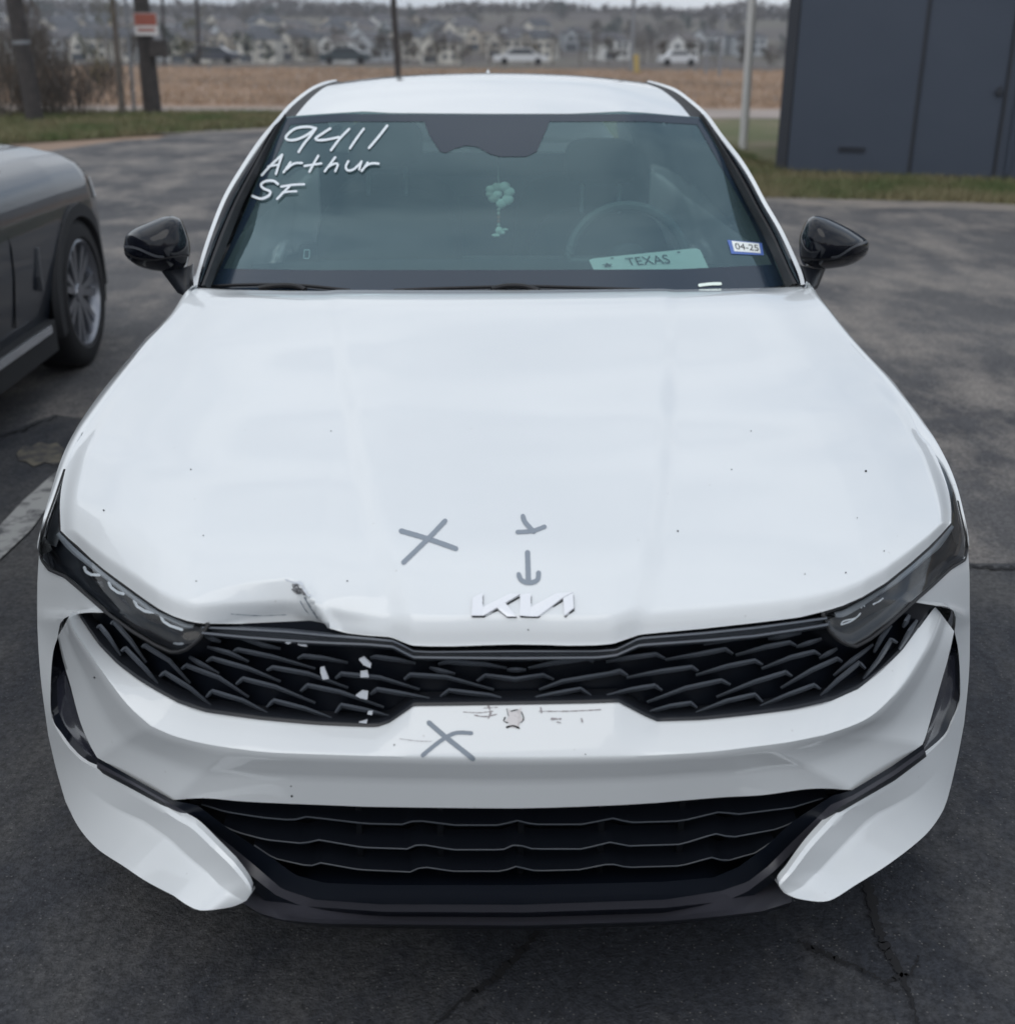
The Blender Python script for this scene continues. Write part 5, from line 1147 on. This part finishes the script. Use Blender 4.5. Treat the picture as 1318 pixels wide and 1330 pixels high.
mesh_obj('sign_band', *box(c_[0]-S_w+.06, c_[0]+S_w-.06, 24.73, 24.737, c_[2]-.13, c_[2]-.08), M['signred'], up2, False)
mesh_obj('cable_box', *box(c_[0]+.02, c_[0]+.36, 24.72, 24.95, 1.574-.42, 1.574-.10), M['wood'], up2, False)
pole('sign_post', (175,152), (163,0), 25.4, .035, .03, M['polegrey'], 'thin light grey metal post just left of the pole with the red sign', 'post', extra=1.2)
pole('steel_pole', (519,110), (511,0), 29.0, .075, .06, M['wood'], 'thin black pole rising right behind the white car roof', 'pole', extra=4)
pole('street_pole', (820,92), (823,0), 62.0, .11, .08, M['polegrey'], 'thin dark distant pole beyond the field right of the roof', 'pole', extra=3)
pole('steel_pole', (965,193), (977,0), 17.6, .066, .060, M['polewhite'], 'white painted steel pole standing in grass beside the building', 'pole', extra=2.5)
pole('fence_post', (917,86), (920,34), 58, .07, .06, M['polegrey'], 'thin grey distant post left of the white pole', 'post', extra=.1)
pole('fence_post', (935,86), (938,14), 56, .07, .06, M['polegrey'], 'tall thin grey distant post nearest the white pole', 'post', extra=.1)
pole('utility_pole', (258,82), (256,0), 90, .14, .10, M['wood'], 'faint far utility pole above the rooftops at left', 'pole', extra=2)
pole('utility_pole', (213,82), (211,0), 80, .10, .08, M['wood'], 'faint far pole just right of the red sign', 'pole', extra=2)
M['yellow'] = pbr('yellow_marker', (0.42, 0.32, 0.12), rough=0.6)
pole('marker_post', (827,92), (826,72), 60, .14, .14, M['yellow'], 'short yellowish marker post at the field edge', 'post', extra=.05)

# ================================================================== TREES, BRUSH
M['twig'] = pbr('bare_twigs', (0.085, 0.070, 0.062), rough=0.95, var=(2, (0.125, 0.105, 0.09), .4, .6))
M['twig2'] = pbr('brown_leaves', (0.105, 0.082, 0.058), rough=0.95, var=(1, (0.07, 0.06, 0.05), .4, .6))
M['bush'] = pbr('yellow_green_bush', (0.10, 0.095, 0.040), rough=0.95, var=(1, (0.15, 0.125, 0.06), .4, .6))
M['everg'] = pbr('dark_evergreen', (0.035, 0.048, 0.036), rough=0.95, var=(1, (0.055, 0.065, 0.05), .4, .6))
def crown_mesh(name, mat, n, rx, rz, size, seed, twig=False):
    r = np.random.RandomState(seed); V = []
    nl = 7; cen = r.randn(nl, 3)*np.array([rx*.42, rx*.42, rz*.38]); rad = (.35+.35*r.rand(nl))
    k = r.randint(0, nl, n); dd = r.randn(n, 3); dd /= np.linalg.norm(dd, axis=1)[:, None]; rr = r.rand(n, 1)**.5
    P = cen[k]+dd*rr*rad[k][:, None]*np.array([rx, rx, rz])
    for p in P:
        a, b = r.randn(3), r.randn(3); a /= np.linalg.norm(a); b /= np.linalg.norm(b)
        if twig: a = np.array([a[0]*.6, a[1]*.6, abs(a[2])+.5]); V += [p, p+a*size*2.4, p+a*size*1.2+b*size*.16]
        else: V += [p, p+a*size, p+b*size]
    me = bpy.data.meshes.new(name); me.from_pydata([tuple(v) for v in V], [], [(3*i, 3*i+1, 3*i+2) for i in range(n)]); me.materials.append(mat); return me
def trunk_mesh(name, h, r0, seed):
    r = random.Random(seed); parts = [tube([(0, 0, -.3), (r.uniform(-.1, .1), 0, h*.5), (r.uniform(-.2, .2), r.uniform(-.1, .1), h)], [r0, r0*.7, r0*.35], 6)]
    for k in range(5):
        a = r.uniform(0, 6.28); z = h*r.uniform(.35, .8); l = h*r.uniform(.25, .5); parts.append(tube([(0, 0, z), (math.cos(a)*l*.6, math.sin(a)*l*.6, z+l*.7)], [r0*.4, r0*.12], 5))
    v, f = merge(parts); me = bpy.data.meshes.new(name); me.from_pydata([tuple(x) for x in v], [], f); me.materials.append(M['bark']); return me
def tree_proto(kind, seed, h=6.0):
    mat, n, size, tw = {'bare': (M['twig'], 420, .34, True), 'brown': (M['twig2'], 420, .42, False), 'green': (M['everg'], 420, .45, False)}[kind]
    return (trunk_mesh('trunk', h*.75, .16, seed), crown_mesh('crown', mat, n, h*.42, h*.40, size, seed, tw), h)
PROT = {k: [tree_proto(k, s+i*10) for i in range(3)] for s, k in enumerate(('bare', 'brown', 'green'))}
def plant_tree(x, y, h, kind, var, label, group, name=None, cat='tree'):
    tm, cm, h0 = PROT[kind][var]; s = h/h0; nm = name or {'bare': 'bare_tree', 'brown': 'brown_tree', 'green': 'evergreen_tree'}[kind]
    t = empty(nm, (x, y, float(gz(y))), label, cat, group); t.scale = (s, s, s)
    a = bpy.data.objects.new('trunk', tm); b = bpy.data.objects.new('crown', cm)
    for o in (a, b): COL.objects.link(o); o.parent = t
    b.location = (0, 0, h0*.62); t.rotation_euler.z = (x*7.3+y) % 6.28
    return t
rt = random.Random(11)
NAMES_K = {'bare': 'bare grey brown tree', 'brown': 'rusty brown leafed tree', 'green': 'dark evergreen tree'}
# mid distance scrub line, then trees between and above the houses
def xpx(px, y): return CAM_O[0]+(px-606)/FPX*(y-CAM_O[1])
def ordn(n):
    return '%d%s' % (n, 'th' if 10 <= n % 100 <= 20 else {1: 'st', 2: 'nd', 3: 'rd'}.get(n % 10, 'th'))
mid = [(px+rt.uniform(-8, 8), rt.uniform(135, 210)) for px in range(-10, 1010, 22)]
for n_, (px, y) in enumerate(mid):
    k = rt.choice(['bare', 'bare', 'brown', 'brown', 'green'][:4 if px > 500 else 5])
    plant_tree(xpx(px, y), y, rt.uniform(2.6, 4.6)*(y/170), k, rt.randrange(3), NAMES_K[k]+', %s from the left in the scrub line' % ordn(n_+1), 'scrub trees in front of the houses')
for n_, px in enumerate(sorted(rt.uniform(-10, 1010) for i in range(90))):
    y = rt.uniform(385, 620); k = rt.choice(['bare', 'brown', 'brown', 'green'])
    plant_tree(xpx(px, y), y, rt.uniform(6, 10.5), k, rt.randrange(3), NAMES_K[k]+', %s from the left among the far houses' % ordn(n_+1), 'trees among the far houses')
# wooded ridge as one mass
r = np.random.RandomState(9); n = 26000; x = r.uniform(-420, 420, n); y = 640+r.rand(n)*70; z = gz(y)+r.rand(n)**1.5*(5.0+1.6*np.sin(x*.05)+1.2*np.sin(x*.13+2))
a_, b_2 = r.randn(n, 3)*1.3, r.randn(n, 3)*1.3; P = np.stack([x, y, z], 1)
V = np.stack([P, P+a_, P+b_2], 1).reshape(-1, 3); me = bpy.data.meshes.new('ridge_wood'); me.from_pydata(V.tolist(), [], [(3*i, 3*i+1, 3*i+2) for i in range(n)]); me.materials.append(M['twig'])
o = bpy.data.objects.new('ridge_wood', me); COL.objects.link(o); setp(o, 'brown bare woodland along the crest of the far hill', 'woodland', None, 'stuff')
# near brush at the left edge, single shrubs
def shrub(px, Y, h, w, label, mat, tw=True, n=700, seed=0, group=None):
    p = atY(px, 150, Y); t = empty('shrub', (p[0], Y, float(gz(Y))), label, 'shrub', group)
    me = crown_mesh('twigs', mat, n, w, h*.55, .16 if tw else .14, seed, tw); o = bpy.data.objects.new('twigs', me); COL.objects.link(o); o.parent = t; o['kind'] = 'stuff'; o.location = (0, 0, h*.45)
    st = []
    rr = random.Random(seed)
    for k in range(9): a = rr.uniform(0, 6.28); st.append(tube([(math.cos(a)*.1, math.sin(a)*.1, 0), (math.cos(a)*w*.5, math.sin(a)*w*.5, h*.8)], [.022, .008], 5))
    mesh_obj('stems', [tuple(np.array(v)+np.array([p[0], Y, 0])) for v in merge(st)[0]], merge(st)[1], M['bark'], t)
shrub(5, 23.5, 2.4, 1.2, 'bare thorny shrub at the very left edge of the grass', M['twig'], seed=1)
shrub(70, 24.2, 1.9, 1.0, 'bare grey shrub right of the thick leaning pole', M['twig'], seed=2)
shrub(100, 25, 1.2, .9, 'low bare shrub beside the thin sapling trunk', M['twig'], seed=3)
shrub(30, 24.8, 1.5, 1.3, 'dense bare shrub around the foot of the leaning pole', M['twig'], seed=4)
shrub(265, 95, 3.4, 2.2, 'round yellow green bush at the far side of the field', M['bush'], False, 500, 5)
t, b, e, d = pole('young_tree', (160,156), (146,0), 24.4, .07, .045, M['bark'], 'slender bare sapling leaning beside the grey metal post', 'tree', extra=1.5)
me = crown_mesh('twigs', M['bush'], 160, .5, 1.0, .12, 21, True); o = bpy.data.objects.new('twigs', me); COL.objects.link(o); o.parent = t; o['kind'] = 'stuff'; o.location = (-.15, 0, 1.7)

# ================================================================== FAR HOUSES
HC = [('cream', (0.56, 0.53, 0.47)), ('pale_grey', (0.44, 0.46, 0.48)), ('tan', (0.46, 0.41, 0.34)), ('grey', (0.32, 0.34, 0.36)), ('white', (0.68, 0.68, 0.66))]
RC = [(0.085, 0.08, 0.085), (0.12, 0.105, 0.10), (0.065, 0.068, 0.078)]
wallm = [pbr('house_wall_'+n, c, rough=.9) for n, c in HC]; roofm = [pbr('house_roof', c, rough=.9) for c in RC]; M['pane'] = pbr('dark_window', (0.045, 0.052, 0.062), rough=.25)
def hmesh(nm, V, F, mat): me = bpy.data.meshes.new(nm); me.from_pydata([tuple(v) for v in V], [], F); me.materials.append(mat); return me
def house_proto(i):
    r = random.Random(i); w, d, h = r.uniform(9, 12), r.uniform(8, 10), r.uniform(5.0, 6.4); rh = r.uniform(1.8, 2.8)
    g = w*.46                                   # a projecting gabled wing
    wv, wf = merge([box(-w/2, w/2, -d/2, d/2, -3, h), box(-w/2, -w/2+g, -d/2-1.6, -d/2+.0, -3, h-.4),
                    ([(-w/2, -d/2-1.6, h-.4), (-w/2+g, -d/2-1.6, h-.4), (-w/2+g/2, -d/2-1.6, h-.4+g*.42)], [(0, 1, 2)])])
    o = .45
    rv = [(-w/2-o, -d/2-o, h), (w/2+o, -d/2-o, h), (w/2+o, d/2+o, h), (-w/2-o, d/2+o, h), (-w/2+d*.3, 0, h+rh), (w/2-d*.3, 0, h+rh)]
    rf = [(0, 1, 5, 4), (1, 2, 5), (2, 3, 4, 5), (3, 0, 4), (0, 3, 2, 1)]
    g0, g1, zc = -w/2-o, -w/2+g+o, h-.45; ap = -w/2+g/2; za = zc+(g/2+o)*.84
    rv2 = [(g0, -d/2-2.0, zc), (ap, -d/2-2.0, za), (g1, -d/2-2.0, zc), (g0, -d/2+1.5, zc), (ap, -d/2+1.5, za), (g1, -d/2+1.5, zc)]
    rv_, rf_ = merge([(rv, rf), (rv2, [(0, 1, 4, 3), (1, 2, 5, 4)])])
    win = [box(x, x+1.3, -d/2-.06, -d/2-.01, z, z+1.4) for x in (w*.06, w*.28) for z in (.9, 3.3)]+[box(ap-.9, ap+.9, -d/2-1.68, -d/2-1.61, z, z+1.4) for z in (3.0,)]+[box(ap-1.9, ap+1.9, -d/2-1.68, -d/2-1.61, -.2, 2.0)]
    return [hmesh('wall', wv, wf, wallm[i % 5]), hmesh('roof', rv_, rf_, roofm[i % 3])]+[hmesh('window', *wn_, M['pane']) for wn_ in win]
HP = [house_proto(i) for i in range(10)]
HDESC = ['cream', 'pale grey', 'tan', 'mid grey', 'white']; RDESC = ['charcoal', 'brownish', 'slate']
rows_h = [(392, range(-25, 620, 43), 0), (418, range(0, 900, 41), 1), (452, range(-20, 760, 38), 2), (492, range(5, 720, 40), 3), (532, range(-15, 640, 47), 4), (440, range(905, 1000, 38), 5)]
RN = ['lowest hillside row', 'second lowest hillside row', 'middle hillside row', 'upper hillside row', 'topmost hillside row', 'right hand hillside group']
for y0, pxs, rr_ in rows_h:
    n_ = 0
    for px in pxs:
        if rt.random() < (.15 if px < 600 else .42): continue
        n_ += 1; i = rt.randrange(10); y = y0+rt.uniform(-9, 9); x = xpx(px+rt.uniform(-6, 6), y)
        t = empty('house', (x, y, float(gz(y))+.3), '%s house, %s roof, %s from left, %s' % (HDESC[i % 5], RDESC[i % 3], ordn(n_), RN[rr_]), 'house', 'houses on the far hillside')
        t.rotation_euler.z = rt.uniform(-.5, .5)
        for me in HP[i]: o = bpy.data.objects.new(me.name.split('.')[0], me); COL.objects.link(o); o.parent = t

# ================================================================== FAR PARKED CARS
def far_car(px, Y, col, label, L=4.6, h=1.5, rot=0.0):
    x = xpx(px, Y); z = float(gz(Y)); t = empty('parked_car', (x, Y, z), label, 'car', 'cars on the far road')
    m1 = pbr('far_car_paint', col, rough=.35, coat=.6)
    side = [(-L/2, .35), (-L/2, .85), (-L*.30, .95), (-L*.17, h), (L*.18, h), (L*.33, .98), (L/2, .82), (L/2, .35)]
    V = [(x+a, Y+s*.88, z+b) for s in (-1, 1) for a, b in side]; n = len(side)
    F = [tuple(range(n)), tuple(range(n, 2*n))[::-1]]+[(i, (i+1) % n, n+(i+1) % n, n+i) for i in range(n)]
    mesh_obj('body', V, F, m1, t, False)
    g = [(-L*.27, .97), (-L*.155, h-.08), (L*.165, h-.08), (L*.28, .99)]
    mesh_obj('window', [(x+a, Y-.885, z+b) for a, b in g], [(0, 1, 2, 3)], M['pane'], t, False)
    for s in (-.3, .32): mesh_obj('wheel', *lathe([(-.02, .0001), (-.02, .33), (.2, .33)], (x+s*L, Y-.88, z+.33), 'y', 16), M['tyre'], t)
far_car(670, 122, (0.62, 0.63, 0.65), 'white pickup sized car on the far road behind the roof', 5.2, 1.5)
far_car(862, 118, (0.62, 0.63, 0.65), 'white car on the far road right of the thin pole', 3.6, 1.35)
far_car(458, 112, (0.045, 0.06, 0.07), 'dark teal car on the far road left of centre', 4.4, 1.4)
far_car(298, 110, (0.06, 0.065, 0.085), 'dark blue grey car near the yellow green bush', 4.6, 1.4)
# ================================================================== DARK SUV AT LEFT
SV = empty('dark_suv', (-2.95, 3.0, 0), 'dark grey metallic SUV parked at the left, seen from its side with front wheel', 'car')
XR, HWD = -1.995, .93; XC = XR-HWD
PROF = [(.10,.24),(.05,.32),(.025,.46),(.004,.62),(.0,.74),(.012,.84),(.03,.925),(.075,.99),(.15,1.035),(.30,1.07),(.60,1.10),(.93,1.11)]
def svprof(y):
    ins = float(np.interp(y, [.2, .5, .9, 4.75, 4.95, 5.12, 5.27, 5.37, 5.42], [.22, .06, 0, 0, .035, .10, .22, .42, .60]))
    hs = float(np.interp(y, [.2, 3.4, 4.3, 4.8, 5.1, 5.3, 5.42], [1.02, 1.02, 1.0, .965, .90, .80, .62]))
    p = []
    for x, z in PROF: p.append((x+ins*(1-x/.93), z if z < .30 else .30+(z-.30)*hs*(1.0)))
    return p
ysv = np.concatenate([np.linspace(.25, 4.0, 90), np.linspace(4.03, 5.42, 60)])
n1 = 52; V, F = [], []
for y in ysv:
    q = resample(svprof(y), n1); ring = [(XR-a, y, z) for a, z in q]+[(XC-HWD+a, y, z) for a, z in q[::-1][1:]]
    V += ring
nr = 2*n1-1; V = np.array(V)
WYS = (4.47, 1.65)
for i in range(len(ysv)-1):
    for k in range(nr-1):
        f = (i*nr+k, i*nr+k+1, (i+1)*nr+k+1, (i+1)*nr+k); c = V[list(f)].mean(0)
        if abs(c[0]-XC) > HWD-.30 and any(math.hypot(c[1]-w, c[2]-.37) < .43 for w in WYS): continue
        F.append(f)
F.append(tuple((len(ysv)-1)*nr+k for k in range(nr)))
mesh_obj('body', V, F, M['suv'], SV, angle=40)
for s in (1, -1):
    for wy in WYS:
        xe = XR if s > 0 else XC-HWD
        arc = []
        for r_, dx in ((.44, -.02), (.435, .012), (.375, .012), (.37, -.06)):
            arc.append([(xe+s*(dx-(svprof(wy+r_*math.cos(t))[3][0])), wy+r_*math.cos(t), .37+r_*math.sin(t)) for t in np.linspace(-.08, math.pi+.30, 40)])
        surf('arch_cladding', np.array(arc), M['clad'], SV)
        lin = [[(xe-s*x, wy+.40*math.cos(t), .37+.40*math.sin(t)) for t in np.linspace(-.3, math.pi+.3, 30)] for x in (.02, .32)]
        mesh_obj('arch_liner', [p for r_ in lin for p in r_], grid_faces(2, 30), M['dark'], SV)
        wheel(SV, (xe-s*.125, wy, .37), s, .37, .245, .262, 14)
    xe = XR if s > 0 else XC-HWD
    mesh_obj('sill_cladding', *box(*sorted((xe-s*.10, xe-s*.004)), 2.05, 3.98, .20, .345), M['clad'], SV, False)
    mesh_obj('sill_strip', *box(*sorted((xe-s*.06, xe+s*.006)), 2.1, 3.90, .300, .335), M['silver'], SV, False)
    for yd in (3.55, 2.45): mesh_obj('door_seam', *tube([(xe+s*.001-s*a, yd, z) for a, z in ((.03, .40), (.004, .62), (.0, .74), (.035, .915))], .004, 5), M['dark'], SV)
    # air breather behind the front wheel
    P = [(xe+s*.004, 3.855, .50), (xe+s*.006, 3.835, .57), (xe+s*.006, 3.85, .69), (xe+s*.006, 3.88, .69), (xe+s*.006, 3.865, .57), (xe+s*.004, 3.88, .50)]
    mesh_obj('side_vent', P+[(a-s*.03, b, c) for a, b, c in P], [tuple(range(6)), tuple(range(6, 12))[::-1]]+[(i, (i+1) % 6, 6+(i+1) % 6, 6+i) for i in range(6)], M['lampborder'], SV, False)
    # headlamp wrapped round the corner
    rr_ = []
    for z in (.80, .84, .88, .905):
        row = []
        for y in np.linspace(4.86, 5.30, 14):
            q = svprof(y); zs = [b for a, b in q]; xs_ = [a for a, b in q]; zz = z*float(np.interp(y, [4.8, 5.1, 5.3], [1.0, .955, .87])); a = np.interp(zz, zs, xs_)
            row.append((xe-s*(a-.006), y, zz))
        rr_.append(row)
    surf('headlight', np.array(rr_), M['led'], SV, .0)
# glasshouse
cab = []
for y, w, z in ((3.75, .78, 1.03), (3.35, .72, 1.30), (2.95, .64, 1.56), (2.2, .62, 1.64), (1.2, .60, 1.60), (.75, .60, 1.45), (.45, .72, 1.05)):
    cab.append([(XC-.86, y-.02*(z > 1.1), 1.03), (XC-w, y, z-.05), (XC-w*.9, y, z), (XC, y, z+.02), (XC+w*.9, y, z), (XC+w, y, z-.05), (XC+.86, y-.02*(z > 1.1), 1.03)])
mesh_obj('side_window', np.array(cab).reshape(-1, 3), grid_faces(7, 7), M['piano'], SV, angle=30)
mesh_obj('roof', np.array([[(x+(0), y, z+.012) for x, y, z in row[2:5]] for row in cab[2:6]]).reshape(-1, 3), grid_faces(4, 3), M['suv'], SV)
mesh_obj('underbody', *box(XC-.8, XC+.8, .5, 5.2, .2, .30), M['dark'], SV, False)
mesh_obj('front_bumper', *box(XC-.45, XC+.45, 5.30, 5.44, .28, .62), M['clad'], SV, False)
# ================================================================== AIR
hm = bpy.data.materials.new('thin_haze'); hm.use_nodes = True; hn = hm.node_tree; hn.nodes.clear()
ho = hn.nodes.new('ShaderNodeOutputMaterial'); hv = hn.nodes.new('ShaderNodeVolumePrincipled')
hv.inputs['Color'].default_value = (0.80, 0.84, 0.92, 1); hv.inputs['Density'].default_value = 0.0004; hv.inputs['Anisotropy'].default_value = 0.2
hn.links.new(hv.outputs[0], ho.inputs['Volume'])
V, F = box(-1520, 1520, -35, 1610, -9, 40)
hz = mesh_obj('haze', V, F, hm, None, False); hz['kind'] = 'stuff'
